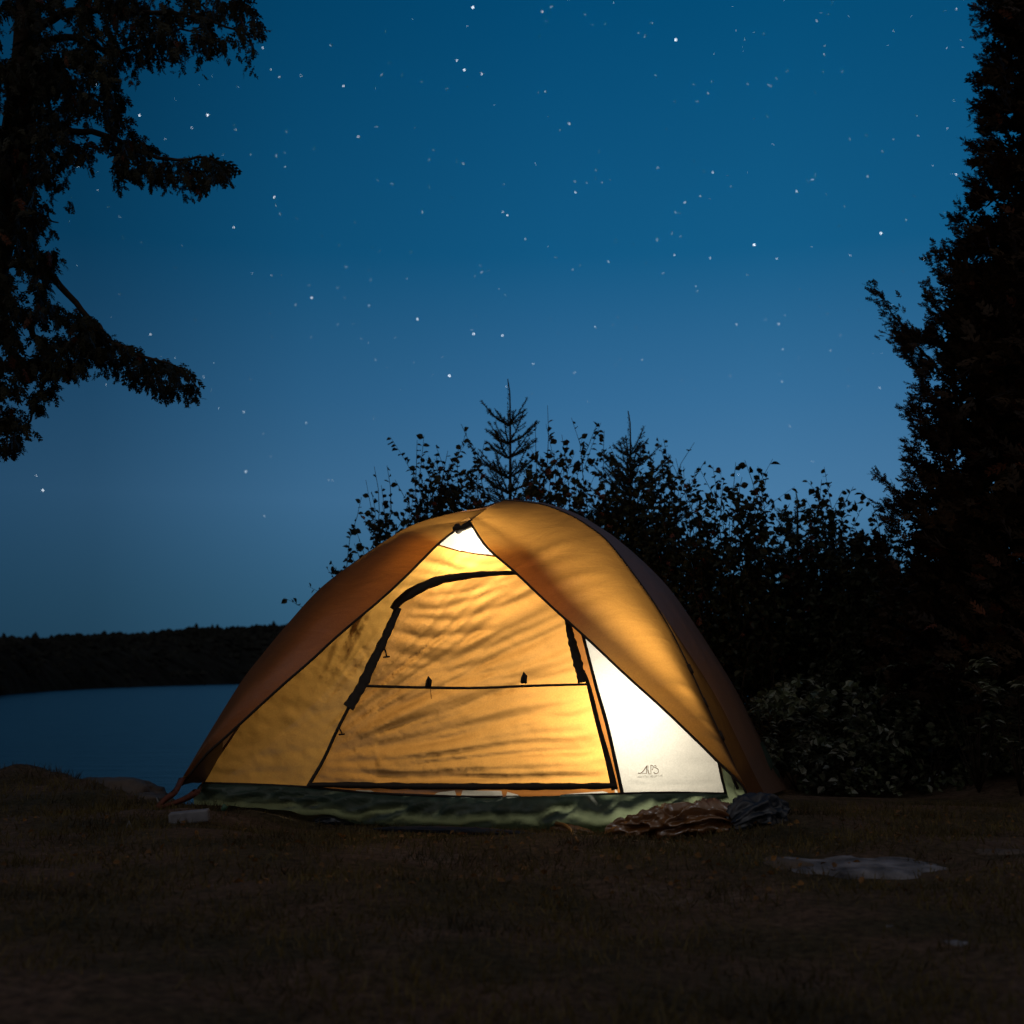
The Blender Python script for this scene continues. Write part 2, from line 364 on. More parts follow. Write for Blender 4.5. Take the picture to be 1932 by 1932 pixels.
for _ in range(300): STARS.append((random.uniform(-1200, 3200), random.uniform(-1500, 900), random.choice([.6, 1, 1.5])))
gv = {}
OCT_V = [(1, 0, 0), (-1, 0, 0), (0, 1, 0), (0, -1, 0), (0, 0, 1), (0, 0, -1)]
OCT_F = [(0, 2, 4), (2, 1, 4), (1, 3, 4), (3, 0, 4), (2, 0, 5), (1, 2, 5), (3, 1, 5), (0, 3, 5)]
SV, SF = [], []
mstar = emit('star_light', (.86, .94, 1.0), 4.2)
for x, y, s in STARS:
    p = U(x, y, 1400.); r_ = (.150 * s * s + .22) / F * (p - CAMP).length * 1.0
    b0 = len(SV); SV += [(p.x + a * r_, p.y + b_ * r_, p.z + c * r_) for a, b_, c in OCT_V]; SF += [tuple(i + b0 for i in f) for f in OCT_F]
st = build('stars', SV, SF, mstar); tag(st, 'small white stars scattered over the deep blue night sky', 'stars', kind='stuff')
st.visible_diffuse = True

# ------------------------------------------------------------------ foliage tools
def diamond(x0, y0, ang, ln, wd, z0=0, bend=0):
    c, s = math.cos(ang), math.sin(ang)
    P = [(0, 0, 0), (wd / 2, ln * .45, bend * .3), (0, ln, bend), (-wd / 2, ln * .45, bend * .3)]
    return [(x0 + px * c - py * s, y0 + px * s + py * c, z0 + pz) for px, py, pz in P]
def spray_template(n, spread, wd, ln, seed):
    """flat cedar spray pointing along +y, unit length"""
    r_ = random.Random(seed); V = []
    for i in range(n):
        t = .12 + .8 * i / n; side = 1 if i % 2 else -1
        l_ = ln * (1 - .55 * t) * r_.uniform(.8, 1.2)
        V += diamond(0, t, side * spread * r_.uniform(.7, 1.2) , l_, wd, r_.uniform(-.04, .04), r_.uniform(-.1, .1))
        V += diamond(side * l_ * .35, t + l_ * .38, side * spread * .35, l_ * .6, wd, r_.uniform(-.04, .04), r_.uniform(-.08, .08))
    V += diamond(0, 0, 0, 1.0, wd * .7) + diamond(0, .75, 0, .35, wd)
    return np.array(V)
def leaf_template(wd=.74, fold=.12):
    V = [(0, 0, 0), (wd * .5, .35, fold), (wd * .42, .65, fold), (0, 1.0, -.08), (-wd * .42, .65, fold), (-wd * .5, .35, fold)]
    return np.array(V), np.array([(0, 1, 2, 3), (0, 3, 4, 5)])
def frames(dirs, roll):
    """rotation matrices with +y along dirs"""
    d = dirs / np.linalg.norm(dirs, axis=1, keepdims=True)
    up = np.where(np.abs(d[:, 2:3]) > .95, np.array([[1., 0, 0]]), np.array([[0, 0, 1.]]))
    a = np.cross(d, up); a /= np.linalg.norm(a, axis=1, keepdims=True); b = np.cross(a, d)
    c, s = np.cos(roll)[:, None], np.sin(roll)[:, None]
    x = a * c + b * s; z = -a * s + b * c
    return np.stack([x, d, z], 2)
def instance(templ, faces, T, D, S, roll):
    """one mesh's arrays from many copies"""
    Rm = frames(D, roll); n = len(T)
    V = np.einsum('kij,nj->kni', Rm, templ) * S[:, None, None] + T[:, None, :]
    Fc = (faces[None] + (np.arange(n) * len(templ))[:, None, None]).reshape(-1, faces.shape[1])
    return V.reshape(-1, 3), Fc
def quads(n): return np.arange(n).reshape(-1, 4)
def join(parts):
    vs, fs, b = [], [], 0
    for v, f in parts: vs.append(v); fs.append(f + b); b += len(v)
    return np.vstack(vs), np.vstack(fs)
def in_poly(x, y, P):
    ins = np.zeros(x.shape, bool); j = len(P) - 1
    for i in range(len(P)):
        xi, yi = P[i]; xj, yj = P[j]
        ins ^= ((yi > y) != (yj > y)) & (x < (xj - xi) * (y - yi) / ((yj - yi) if yj != yi else 1e-9) + xi); j = i
    return ins
def sample_poly(P, n, holes=(), gap=0., gscale=.03, seed=1):
    P = list(P); xs_ = [p[0] for p in P]; ys_ = [p[1] for p in P]; out = []
    while len(out) < n:
        x = rng.uniform(min(xs_), max(xs_), 4000); y = rng.uniform(min(ys_), max(ys_), 4000)
        k = in_poly(x, y, P)
        for h in holes: k &= ~in_poly(x, y, h)
        for a, b in zip(x[k], y[k]):
            if gap and noise.noise(Vector((a * gscale, b * gscale, seed))) < gap - .5: continue
            out.append((a, b))
    return np.array(out[:n])
def to_world(pts, Y):
    """photo points at per-point distances -> world"""
    cx = (pts[:, 0] - 966) / F; cy = (966 - pts[:, 1]) / F
    d = np.stack([cx, cp - cy * sp, sp + cy * cp], 1)
    return np.array([0, 0, CAM_H]) + d * (Y / d[:, 1])[:, None]

SPR = [spray_template(7, .75, .145, .46, s) for s in (1, 2, 3)]
def cedar_foliage(pts, Y, dirs, size):
    T = to_world(pts, Y); parts = []; k = rng.integers(0, 3, len(T))
    for q in range(3):
        i = k == q
        if i.sum() == 0: continue
        parts.append(instance(SPR[q], quads(len(SPR[q])), T[i], dirs[i], size[i], rng.uniform(-1.2, 1.2, i.sum())))
    return join(parts)
def limb(mb, pts, r0, r1, n=14):
    P = smooth(pts, n); P[1:-1] += rng.normal(0, .006, P[1:-1].shape)
    mb.tube(P, list(np.linspace(r0, r1, n)), 7); return P

# ------------------------------------------------------------------ left cedar
Yc = 5.6
tl = empty('cedar_tree', U(-330, 1560, 5.9), 'tall dark cedar leaning in from the left edge with long drooping branches over the lake', 'tree')
mb = MB()
trunk_px = [(-330, 1560, 5.9), (-230, 1200, 5.8), (-120, 850, 5.7), (-20, 500, 5.65), (35, 240, 5.6), (52, 60, 5.6), (60, -250, 5.6)]
mb.tube(smooth([U(*p) for p in trunk_px], 40), list(np.linspace(.15, .045, 40)), 10)
mb.build('trunk', M['bark'], tl)
BR = [[(52, 70, 5.6), (120, 25, 5.5), (250, 20, 5.4), (370, 32, 5.3), (440, 55, 5.25), (478, 85, 5.25)],
      [(45, 130, 5.6), (110, 70, 5.6), (230, 95, 5.5), (330, 60, 5.5), (400, 50, 5.5)],
      [(20, 300, 5.6), (90, 250, 5.5), (190, 255, 5.45), (260, 285, 5.4), (320, 302, 5.35), (390, 300, 5.3), (435, 325, 5.3)],
      [(-20, 500, 5.65), (60, 500, 5.6), (105, 525, 5.5), (150, 578, 5.45), (205, 640, 5.4), (260, 668, 5.35), (330, 690, 5.3), (375, 735, 5.3)],
      [(-40, 560, 5.65), (40, 600, 5.6), (90, 690, 5.5), (60, 780, 5.5), (30, 840, 5.5)],
      [(0, 420, 5.6), (60, 400, 5.5), (110, 420, 5.5)], [(40, 200, 5.6), (130, 170, 5.5), (225, 200, 5.5)], [(30, 330, 5.6), (80, 340, 5.6), (140, 300, 5.5)]]
for b_ in BR:
    mb = MB(); limb(mb, [U(*p) for p in b_], .022 if len(b_) > 4 else .014, .003, 24)
    mb.build('branch', M['bark'], tl)
TOP = [(-80, -80), (430, -80), (468, 10), (498, 60), (492, 80), (465, 70), (440, 45), (420, 85), (395, 92), (372, 75), (350, 95), (315, 90), (290, 100), (250, 95), (215, 120), (200, 150), (-80, 170)]
MASS = [(-80, 90), (205, 110), (225, 160), (228, 215), (250, 250), (285, 275), (255, 285), (225, 280), (190, 280), (165, 285), (110, 300), (95, 350), (80, 400), (95, 455), (108, 480), (85, 515), (80, 550),
        (120, 585), (150, 600), (185, 630), (165, 665), (125, 690), (100, 725), (72, 745), (50, 790), (68, 810), (45, 830), (5, 845), (-80, 870)]
B2 = [(230, 265), (285, 282), (320, 298), (385, 290), (425, 298), (443, 322), (430, 332), (412, 325), (372, 352), (350, 330), (322, 325), (300, 318), (285, 330), (262, 325), (232, 330), (218, 300)]
B3 = [(140, 575), (160, 585), (205, 625), (250, 655), (300, 678), (352, 688), (372, 715), (376, 735), (345, 722), (315, 730), (290, 722), (262, 712), (235, 690), (205, 668), (170, 680), (145, 690), (140, 650)]
H = [[(0, 18), (34, 22), (38, 70), (26, 100), (0, 118)], [(52, 238), (66, 235), (66, 290), (56, 300)], [(105, 20), (140, 22), (125, 60), (104, 55)], [(-5, 160), (12, 150), (12, 200), (-5, 210)]]
pc = np.vstack([sample_poly(TOP, 2300, H, .44, .035, 3), sample_poly(MASS, 4300, H, .40, .03, 5), sample_poly(B2, 330, (), .40, .05, 2), sample_poly(B3, 430, (), .40, .05, 9)])
# hanging tassels along the underside of the branches
tas = []
for cx, cy, ln in [(478, 90, 30), (470, 110, 45), (372, 100, 60), (340, 105, 55), (305, 110, 35), (245, 118, 60), (255, 120, 55), (285, 105, 30), (218, 330, 30), (222, 350, 25), (262, 330, 30), (290, 330, 40), (312, 325, 65), (345, 350, 40), (372, 360, 22),
                   (355, 340, 30), (415, 325, 25), (150, 660, 40), (152, 690, 40), (190, 660, 40), (250, 710, 35), (285, 720, 25), (312, 735, 35), (325, 735, 32), (350, 735, 30), (372, 740, 30), (118, 305, 50), (150, 290, 45), (130, 290, 50), (165, 280, 55), (172, 290, 40), (130, 390, 15)]:
    for k in range(9):
        u_ = rng.random(); tas.append((cx + rng.normal(0, 1.5 + 5 * u_), cy - 14 + ln * u_ * .9))
def twigs(outline, n, ln, ang, spr, dens=.16):
    out = []; O = np.array(outline, float)
    for _ in range(n):
        i = rng.integers(0, len(O) - 1); t_ = rng.random(); a = O[i] * (1 - t_) + O[i + 1] * t_; th = math.radians(rng.normal(ang, spr)); L_ = rng.uniform(*ln)
        d = np.array([math.cos(th), -math.sin(th)]); a = a - d * L_ * .3
        for q in range(max(3, int(L_ * dens * 1.6))):
            u_ = rng.random(); out.append(a + d * L_ * u_ + rng.normal(0, 2.5 * (1.2 - u_), 2))
    return np.array(out)
tw1 = np.vstack([twigs([(205, 120), (228, 180), (250, 250), (285, 275)], 26, (14, 34), -40, 40), twigs([(110, 300), (95, 350), (80, 400), (100, 470), (85, 515), (80, 550), (150, 600), (185, 630)], 40, (14, 36), -25, 35),
                 twigs([(165, 665), (125, 690), (100, 725), (72, 745), (60, 800), (20, 845)], 34, (14, 34), -45, 35), twigs([(285, 280), (340, 297), (385, 290), (430, 305)], 12, (8, 18), 20, 40), twigs([(190, 620), (250, 655), (300, 678), (365, 700)], 12, (8, 18), 20, 40),
                 twigs([(215, 105), (300, 95), (400, 85), (470, 75)], 34, (16, 44), -85, 14), twigs([(430, -40), (470, 20), (495, 60)], 16, (10, 26), -10, 35), twigs([(225, 320), (300, 325), (370, 345), (430, 325)], 22, (14, 36), -85, 14), twigs([(150, 680), (210, 680), (280, 715), (375, 735)], 24, (14, 36), -82, 14)])
tas = list(map(tuple, tas)) + list(map(tuple, tw1))
pc = np.vstack([pc, np.array(tas)])
n_ = len(pc); Yd = Yc - .12 + rng.normal(0, .28, n_); Yd[-len(tas):] = 5.4
D = np.stack([rng.normal(.10, .42, n_), rng.normal(0, .4, n_), -np.abs(rng.normal(.9, .35, n_))], 1)
sz = rng.uniform(.042, .088, n_); sz[-len(tas):] = rng.uniform(.028, .055, len(tas))
Vc, Fc = cedar_foliage(pc, Yd, D, sz)
crown = build('crown', Vc, Fc, M['cedar'], tl, False)
pick = rng.choice(n_, 130, replace=False)
Vd, Fd = cedar_foliage(pc[pick], Yd[pick] - .25, D[pick], sz[pick] * .9)
o = build('crown', Vd, Fd, M['cedar_dry'], tl, False); tag(o, 'dry brown sprays hanging among the dark foliage')

# ------------------------------------------------------------------ right cedar
tr_ = empty('cedar_tree', U(2010, 1420, 6.6), 'very tall dense dark cedar filling the right edge from top to ground', 'tree')
mb = MB(); mb.tube(smooth([U(2010, 1420, 6.6), U(2000, 900, 6.7), U(1995, 300, 6.7), U(1990, -300, 6.7)], 30), list(np.linspace(.16, .06, 30)), 10); mb.build('trunk', M['bark'], tr_)
OUT = [(1868, -80), (1862, 0), (1856, 60), (1866, 130), (1846, 170), (1850, 230), (1862, 260), (1838, 285), (1856, 330), (1836, 350), (1862, 375), (1820, 400), (1806, 425), (1822, 460), (1782, 478), (1770, 505), (1788, 535), (1758, 560),
       (1772, 590), (1795, 600), (1762, 620), (1768, 650), (1742, 640), (1712, 622), (1700, 650), (1732, 690), (1745, 730), (1735, 765), (1722, 790), (1742, 820), (1722, 850), (1716, 900), (1725, 930), (1712, 950), (1722, 985), (1690, 960), (1668, 955), (1680, 1000), (1665, 1040), (1690, 1080),
       (1680, 1150), (1650, 1220), (1640, 1300), (1700, 1330), (2120, 1350), (2120, -80)]
pr = sample_poly(OUT, 20000, (), .10, .02, 11)
lb = np.interp(pr[:, 1], [p[1] for p in OUT[:42]], [p[0] for p in OUT[:42]]) if False else np.array([min([px_ for px_, py_ in OUT[:58] if abs(py_ - y) < 45] or [1700]) for y in pr[:, 1]])
nz_ = np.array([noise.noise(Vector((a * .035, b * .035, 21))) for a, b in pr])
pr = pr[(pr[:, 0] > lb + 130) | (nz_ > .16 - .26 * (pr[:, 0] - lb) / 130)]
edge = []
oa = np.array(OUT[:42], float)
for (x0, y0), (x1, y1) in zip(oa[:-1], oa[1:]):
    for k in range(int(math.hypot(x1 - x0, y1 - y0) / 1.6)):
        t_ = rng.random(); edge.append((x0 + (x1 - x0) * t_ + abs(rng.normal(0, 9)), y0 + (y1 - y0) * t_ + rng.normal(0, 4)))
tw = [(1755, 690), (1735, 660), (1712, 640), (1700, 618), (1688, 600), (1678, 585), (1668, 565), (1655, 548), (1645, 538)]
twa = smooth(tw, 60)
for x, y in twa:
    for k in range(3): edge.append((x + rng.normal(0, 8), y + rng.normal(0, 6)))
for x, y in smooth([(1700, 618), (1700, 590), (1697, 572)], 16): edge += [(x + rng.normal(0, 4), y + rng.normal(0, 4))] * 1
for x, y in smooth([(1712, 640), (1680, 630), (1665, 640)], 14): edge += [(x + rng.normal(0, 4), y + rng.normal(0, 4))] * 1
for x, y in smooth([(1720, 970), (1690, 930), (1668, 905), (1652, 893)], 40): edge += [(x + rng.normal(0, 4), y + rng.normal(0, 4)) for _ in range(2)]
edge = np.vstack([np.array(edge), twigs(OUT[:42], 150, (18, 46), 150, 32, .2)]); ne = len(edge)
pa = np.vstack([pr, edge]); n_ = len(pa)
Yr = np.r_[6.7 + rng.normal(0, .35, len(pr)), 6.5 + rng.normal(0, .15, ne)]
D = np.stack([rng.normal(-.75, .35, n_), rng.normal(-.1, .4, n_), rng.normal(.35, .4, n_)], 1)
sz = np.r_[rng.uniform(.055, .10, len(pr)) * np.where(pr[:, 0] > np.interp(pr[:, 1], [0, 200, 400, 520, 700, 900, 1300], [1900, 1890, 1850, 1830, 1790, 1770, 1740]), 1.6, 1.), rng.uniform(.026, .052, ne)]
Vc, Fc = cedar_foliage(pa, Yr, D, sz); build('crown', Vc, Fc, M['cedar_brown'], tr_, False)
pick = rng.choice(len(pr), 220, replace=False)
Vd, Fd = cedar_foliage(pr[pick], Yr[pick] - .5, D[pick], sz[pick] * .7)
o = build('crown', Vd, Fd, M['cedar_dry'], tr_, False); tag(o, 'dry brown sprays among the dark foliage')
for b_ in ([(1990, 1000), (1880, 800), (1800, 730), (1745, 670), (1700, 615), (1665, 560), (1648, 542)], [(1990, 700), (1880, 560), (1800, 490), (1775, 482)], [(1995, 500), (1900, 400), (1840, 350)],
           [(2000, 1150), (1850, 1060), (1740, 990), (1690, 930), (1655, 893)], [(1995, 900), (1860, 830), (1740, 790)]):
    mb = MB(); limb(mb, [U(x, y, 6.6) for x, y in b_], .02, .002, 20); mb.build('branch', M['bark'], tr_)

# ------------------------------------------------------------------ young spruces
def spruce(px, top, Y, label, spread, n_wh, tilt=0):
    base = U(px + tilt, 1500, Y); base.z = gz(base.x, base.y); root = empty('spruce_tree', base, label, 'tree', 'young spruces behind the tent')
    tp = U(px, top, Y); mb = MB(); P = smooth([base, base.lerp(tp, .5) + Vector((.01, 0, 0)), base.lerp(tp, .93) + Vector((.012, 0, 0)), tp + Vector((-.004, 0, 0))], 30); mb.tube(P, list(np.linspace(.03, .0035, 30)), 7); mb.build('trunk', M['bark'], root)
    Hh = tp.z - base.z; mbb = MB(); T, Dn = [], []
    def needles(a, b, dens=620, fade=True):
        d = b - a; ln = d.length; k = int(dens * ln)
        for _ in range(k):
            t_ = random.random(); p = a + d * t_; o = Vector((random.gauss(0, 1), random.gauss(0, 1), random.gauss(0, 1))); T.append(p); Dn.append(d.normalized() * .9 + o.normalized() * .9)
    needles(base.lerp(tp, .80), base.lerp(tp, .985), 420)
    for i in range(n_wh):
        f = .875 - .80 * (i / (n_wh - 1)) ** 1.05
        c = base.lerp(tp, f + random.uniform(-.012, .012)); reach = spread * (1 - f) ** .85 * 1.15 + .05
        for k in range(9):
            a = k * 2 * math.pi / 9 + i * .6 + random.uniform(-.4, .4); up = .55 + .45 * f + random.uniform(-.1, .15)
            r_ = reach * random.uniform(.55, 1.2)
            e = c + Vector((math.cos(a), math.sin(a), up * .8)) * r_; mid = c.lerp(e, .5) - Vector((0, 0, r_ * .10))
            mbb.tube([c, mid, e], [.006, .004, .0018], 4); needles(c, mid); needles(mid, e)
            for q in range(int(r_ / .045)):
                t_ = .25 + .7 * random.random(); s_ = c.lerp(e, t_) - Vector((0, 0, r_ * .10 * math.sin(math.pi * t_))); sd = 1 if q % 2 else -1
                dd = (Vector((math.cos(a + sd * .8), math.sin(a + sd * .8), up * .6))) * r_ * .42 * (1.1 - t_)
                mbb.tube([s_, s_ + dd], [.003, .0015], 3); needles(s_, s_ + dd)
    mbb.build('branches', M['bark'], root)
    T = np.array([tuple(t_) for t_ in T]); Dn = np.array([tuple(t_) for t_ in Dn])
    tem = np.array([(0, 0, 0), (.11, .5, 0), (0, 1, 0), (-.11, .5, 0)]); v, f = instance(tem, quads(4), T, Dn, rng.uniform(.012, .020, len(T)), rng.uniform(0, 3, len(T)))
    build('foliage', v, f, M['spruce'], root, False)
spruce(959, 715, 8.2, 'young spruce with a long bare leader rising straight above the tent peak', .66, 19)
spruce(1186, 775, 8.4, 'young spruce with a short leader standing right of the tent peak', .64, 18)
spruce(1502, 925, 8.8, 'smallest young spruce tip among the shrubs right of the tent', .46, 12)

# ------------------------------------------------------------------ broad-leaved shrubs
LT, LF = leaf_template()
def shrub(basepx, Y, tips, fill, label, leaf=(.036, .058), dens=26, nfill=80, red=0, group='shrubs behind the tent', leafmat_='broad', bare=()):
    b0 = U(basepx, 1490, Y); b0.z = gz(b0.x, b0.y) - .02
    root = empty('shrub', b0, label, 'shrub', group); mb = MB(); T, Dn, S = [], [], []
    ts = [(x, y, 1.0) for x, y in tips]
    for x, y in (sample_poly(fill, nfill) if nfill else []): ts.append((x, y, .8))
    def leaves(P, t0, dens_, sc=1.):
        ln = sum((Vector(P[i + 1]) - Vector(P[i])).length for i in range(len(P) - 1)); k = int(ln * dens_ * (1 - t0)) + 2
        for q in range(k):
            u = t0 + (1 - t0) * (q + random.random() * .6) / k; f = min(u, .999) * (len(P) - 1); i = int(f); a = Vector(P[i]); c = Vector(P[i + 1]); p = a.lerp(c, f - i); ax_ = (c - a).normalized()
            side = ax_.cross(Vector((random.gauss(0, 1), random.gauss(0, 1), random.gauss(0, .6)))).normalized()
            T.append(p); Dn.append(ax_ * .55 + side * .9 + Vector((0, 0, -.45 * random.random()))); S.append(random.uniform(*leaf) * sc * (.75 + .35 * random.random()))
    for x, y, sg in ts:
        yy = Y + random.uniform(-.35, .35); tip = U(x, y, yy); off = Vector((random.uniform(-.3, .3) * 1.0 + (tip.x - b0.x) * .15, random.uniform(-.15, .15), 0)); start = b0 + off
        hz = Vector((tip.x - start.x, tip.y - start.y, 0)); mid = start.lerp(tip, .45) + Vector((random.gauss(0, .09), random.gauss(0, .06), random.gauss(0, .04)))
        m2 = start.lerp(tip, .78) + Vector((random.gauss(0, .09), random.gauss(0, .03), .03 + random.gauss(0, .03)))
        P = smooth([start, mid, m2, tip], 14)
        P[3:-1] += rng.normal(0, .009, P[3:-1].shape)
        r0 = .010 if sg == 1 else .006
        mb.tube(P, list(np.linspace(r0, .0014, 14)), 4)
        isb = any(abs(x - bx) < 3 and abs(y - by) < 3 for bx, by in bare)
        leaves(P, .45, dens * (.35 if isb else 1))
        for q in range(0 if isb else (10 if sg == 1 else 6)):
            i = random.randrange(5, 12); s_ = Vector(P[i]); d0 = (Vector(P[i + 1]) - s_).normalized()
            sd = Vector((random.gauss(0, 1), random.gauss(0, .7), random.gauss(.2, .4))).normalized(); e = s_ + (d0 * .5 + sd * .85) * random.uniform(.08, .34)
            Q = [s_, s_.lerp(e, .5) + Vector((0, 0, .01)), e]; mb.tube(Q, [.0022, .0016, .001], 3); leaves(Q, .2, dens * 1.3, .95)
    mb.build('stems', M['bark'], root)
    T = np.array([tuple(q) for q in T]); Dn = np.array([tuple(q) for q in Dn]); S = np.array(S)
    k = rng.random(len(T)) < red
    v, f = instance(LT, LF, T[~k], Dn[~k], S[~k], rng.uniform(-1.5, 1.5, (~k).sum())); build('foliage', v, f, M[leafmat_], root, False)
    if k.sum():
        v, f = instance(LT, LF, T[k], Dn[k], S[k], rng.uniform(-1.5, 1.5, k.sum())); o = build('foliage', v, f, M['red_leaf'], root, False); tag(o, 'few reddish leaves at the tips')
    return root
shrub(760, 8.0, [(668, 1025), (672, 1000), (682, 938), (690, 905), (706, 880), (730, 878), (745, 905), (640, 1075), (628, 1090), (675, 1060), (775, 925), (700, 960), (655, 1050)],
      [(680, 950), (720, 905), (790, 915), (860, 960), (900, 1100), (660, 1110), (690, 1020)], 'leafy shrub low behind the left shoulder of the tent', dens=20, nfill=55, red=.02, bare=[(706, 880), (690, 905)])
shrub(860, 7.9, [(787, 830), (800, 822), (792, 858), (822, 840), (845, 850), (865, 838), (880, 815), (890, 880), (870, 800), (905, 850), (820, 890), (915, 830)],
      [(800, 850), (900, 840), (930, 900), (960, 1050), (790, 1060), (800, 930)], 'shrub with arching leafy twigs just left of the spruce above the tent', dens=21, nfill=60, red=.02, bare=[(870, 800)])
shrub(1040, 7.9, [(1010, 795), (1033, 765), (1030, 800), (1060, 820), (1078, 788), (1072, 830), (1045, 850), (1020, 860), (1085, 900), (1110, 905), (1125, 890), (1000, 880)],
      [(1000, 860), (1060, 850), (1110, 920), (1120, 1050), (990, 1050)], 'shrub with sparse upright twigs and reddish leaves between the two taller spruces', leaf=(.038, .062), dens=18, nfill=45, red=.10, bare=[(1033, 765), (1010, 795)])
shrub(1170, 8.1, [(1127, 798), (1140, 812), (1150, 840), (1215, 830), (1240, 825), (1252, 828), (1225, 850), (1262, 870), (1160, 870), (1285, 880), (1110, 930)],
      [(1120, 900), (1160, 860), (1260, 860), (1300, 950), (1310, 1120), (1120, 1050)], 'dense shrub around the spruce right of the tent peak', leaf=(.034, .056), dens=30, nfill=80, red=.03)
shrub(1330, 7.9, [(1310, 835), (1318, 880), (1330, 870), (1345, 880), (1365, 905), (1300, 905), (1290, 880), (1340, 930), (1260, 855), (1275, 865)],
      [(1270, 930), (1330, 920), (1370, 960), (1380, 1150), (1290, 1130)], 'shrub with thin bare forked twigs at its top right of the tent', dens=22, nfill=42, red=.04, bare=[(1310, 835), (1260, 855), (1275, 865), (1300, 905)])
shrub(1420, 7.8, [(1388, 872), (1405, 868), (1400, 900), (1430, 880), (1458, 866), (1448, 890), (1420, 920), (1440, 940), (1380, 920), (1375, 960), (1400, 950)],
      [(1380, 960), (1430, 950), (1450, 1020), (1440, 1150), (1370, 1150)], 'open airy shrub with big leaves on a few thin stems right of the tent', leaf=(.042, .068), dens=14, nfill=28, red=.02)
shrub(1545, 8.0, [(1555, 880), (1550, 905), (1568, 915), (1590, 925), (1610, 918), (1625, 925), (1540, 930), (1520, 940), (1490, 950), (1465, 965), (1455, 955), (1480, 985)],
      [(1470, 985), (1540, 940), (1610, 950), (1640, 1010), (1640, 1200), (1450, 1200), (1450, 1050)], 'broad rounded shrub with a leafy upright tip left of the right cedar', leaf=(.038, .062), dens=24, nfill=100, red=.02)
shrub(1650, 7.6, [(1625, 960), (1645, 965), (1655, 990), (1680, 1010), (1610, 985), (1690, 1050)],
      [(1610, 1000), (1690, 1010), (1760, 1080), (1760, 1250), (1600, 1250)], 'dark shrub tucked against the foot of the right cedar', leaf=(.034, .054), dens=30, nfill=150)
# the thicket under and behind them: nobody could count it
def leaf_mass(name, poly, n, Y0, Y1, size, mat, label, cat, up=.2, gap=0., kind='stuff'):
    p = sample_poly(poly, n, (), gap, .02, 4); Y = rng.uniform(Y0, Y1, n); T = to_world(p, Y)
    D_ = rng.normal(0, 1, (n, 3)); D_[:, 2] = D_[:, 2] * .5 + up
    zz = ground_z(T[:, 0], T[:, 1]); keep = T[:, 2] > zz + .01
    v, f = instance(LT, LF, T[keep], D_[keep], rng.uniform(*size, keep.sum()), rng.uniform(-1.5, 1.5, keep.sum()))
    o = build(name, v, f, mat, None, False); tag(o, label, cat, kind=kind); return o
leaf_mass('thicket', [(1230, 1120), (1330, 1175), (1440, 1185), (1560, 1170), (1700, 1120), (2150, 1000), (2150, 1520), (1300, 1520)], 30000, 7.6, 9.6, (.03, .06), M['broad'], 'dark tangled thicket between the tent and the right cedar', 'thicket', gap=.1)
leaf_mass('thicket', [(640, 1110), (760, 1010), (900, 960), (1100, 960), (1250, 1060), (1330, 1180), (1330, 1500), (800, 1500)], 5000, 7.8, 8.9, (.03, .05), M['broad'], 'dark thicket hidden close behind the tent', 'thicket')

# pale leafy undergrowth right of the tent: arching plants catching the sky light
def arching(px, py, Y, label, n_st, reach):
    b0 = U(px, py, Y); g = b0.copy(); g.z = gz(g.x, g.y); root = empty('leafy_plant', g, label, 'plant', 'low leafy plants right of the tent'); mb = MB(); T, Dn, S = [], [], []
    top = b0.z - g.z
    for k in range(n_st):
        a = random.uniform(0, 2 * math.pi); rr = reach * random.uniform(.5, 1.1); h = top * random.uniform(.75, 1.08)
        P = [g + Vector((math.cos(a) * rr * t_, math.sin(a) * rr * t_, h * math.sin(min(1, t_ * 1.25) * math.pi / 2) - .10 * max(0, t_ - .6))) for t_ in np.linspace(0, 1, 9)]
        mb.tube(P, list(np.linspace(.004, .001, 9)), 4)
        for i in range(2, 9):
            ax_ = (P[i] - P[i - 1]).normalized()
            for sd in (-1, 1):
                for q in range(2):
                    s_ = ax_.cross(Vector((0, 0, 1))).normalized() * sd
                    T.append(tuple(P[i] - ax_ * .02 * q)); Dn.append(tuple(s_ * .9 + ax_ * random.uniform(.2, .7) + Vector((0, 0, random.uniform(-.45, .1))))); S.append(random.uniform(.035, .065))
    mb.build('stems', M['bark'], root)
    v, f = instance(np.array([(x * .55, y, z) for x, y, z in LT]), LF, np.array(T), np.array(Dn), np.array(S), rng.uniform(-.5, .5, len(T))); build('foliage', v, f, M['under'], root, False)
for args in [(1530, 1268, 7.3, 'tallest pale-tipped leafy plant right of the tent', 8, .36), (1468, 1330, 6.9, 'leafy plant closest to the right side of the tent', 9, .26),
             (1580, 1310, 6.9, 'low leafy plant left of the bare brown ground under the right cedar', 10, .40), (1660, 1318, 7.0, 'leafy plant halfway between the tent and the right cedar', 10, .45),
             (1745, 1318, 6.5, 'leafy plant at the left foot of the right cedar', 12, .42), (1835, 1250, 6.2, 'tall arching plant in front of the right cedar', 13, .42),
             (1915, 1290, 6.0, 'leafy plant at the right edge below the cedar', 14, .36), (1500, 1390, 6.7, 'short leafy plant with bright glints near the tent corner', 9, .30), (1600, 1395, 6.5, 'short leafy plant in front of the undergrowth', 9, .36)]:
    arching(*args)
leaf_mass('undergrowth', [(1420, 1320), (1520, 1275), (1640, 1300), (1760, 1290), (1850, 1240), (2100, 1240), (2100, 1500), (1470, 1500)], 13000, 6.3, 8.0, (.022, .055), M['under'], 'low leafy undergrowth covering the ground right of the tent', 'undergrowth', .3, .42)

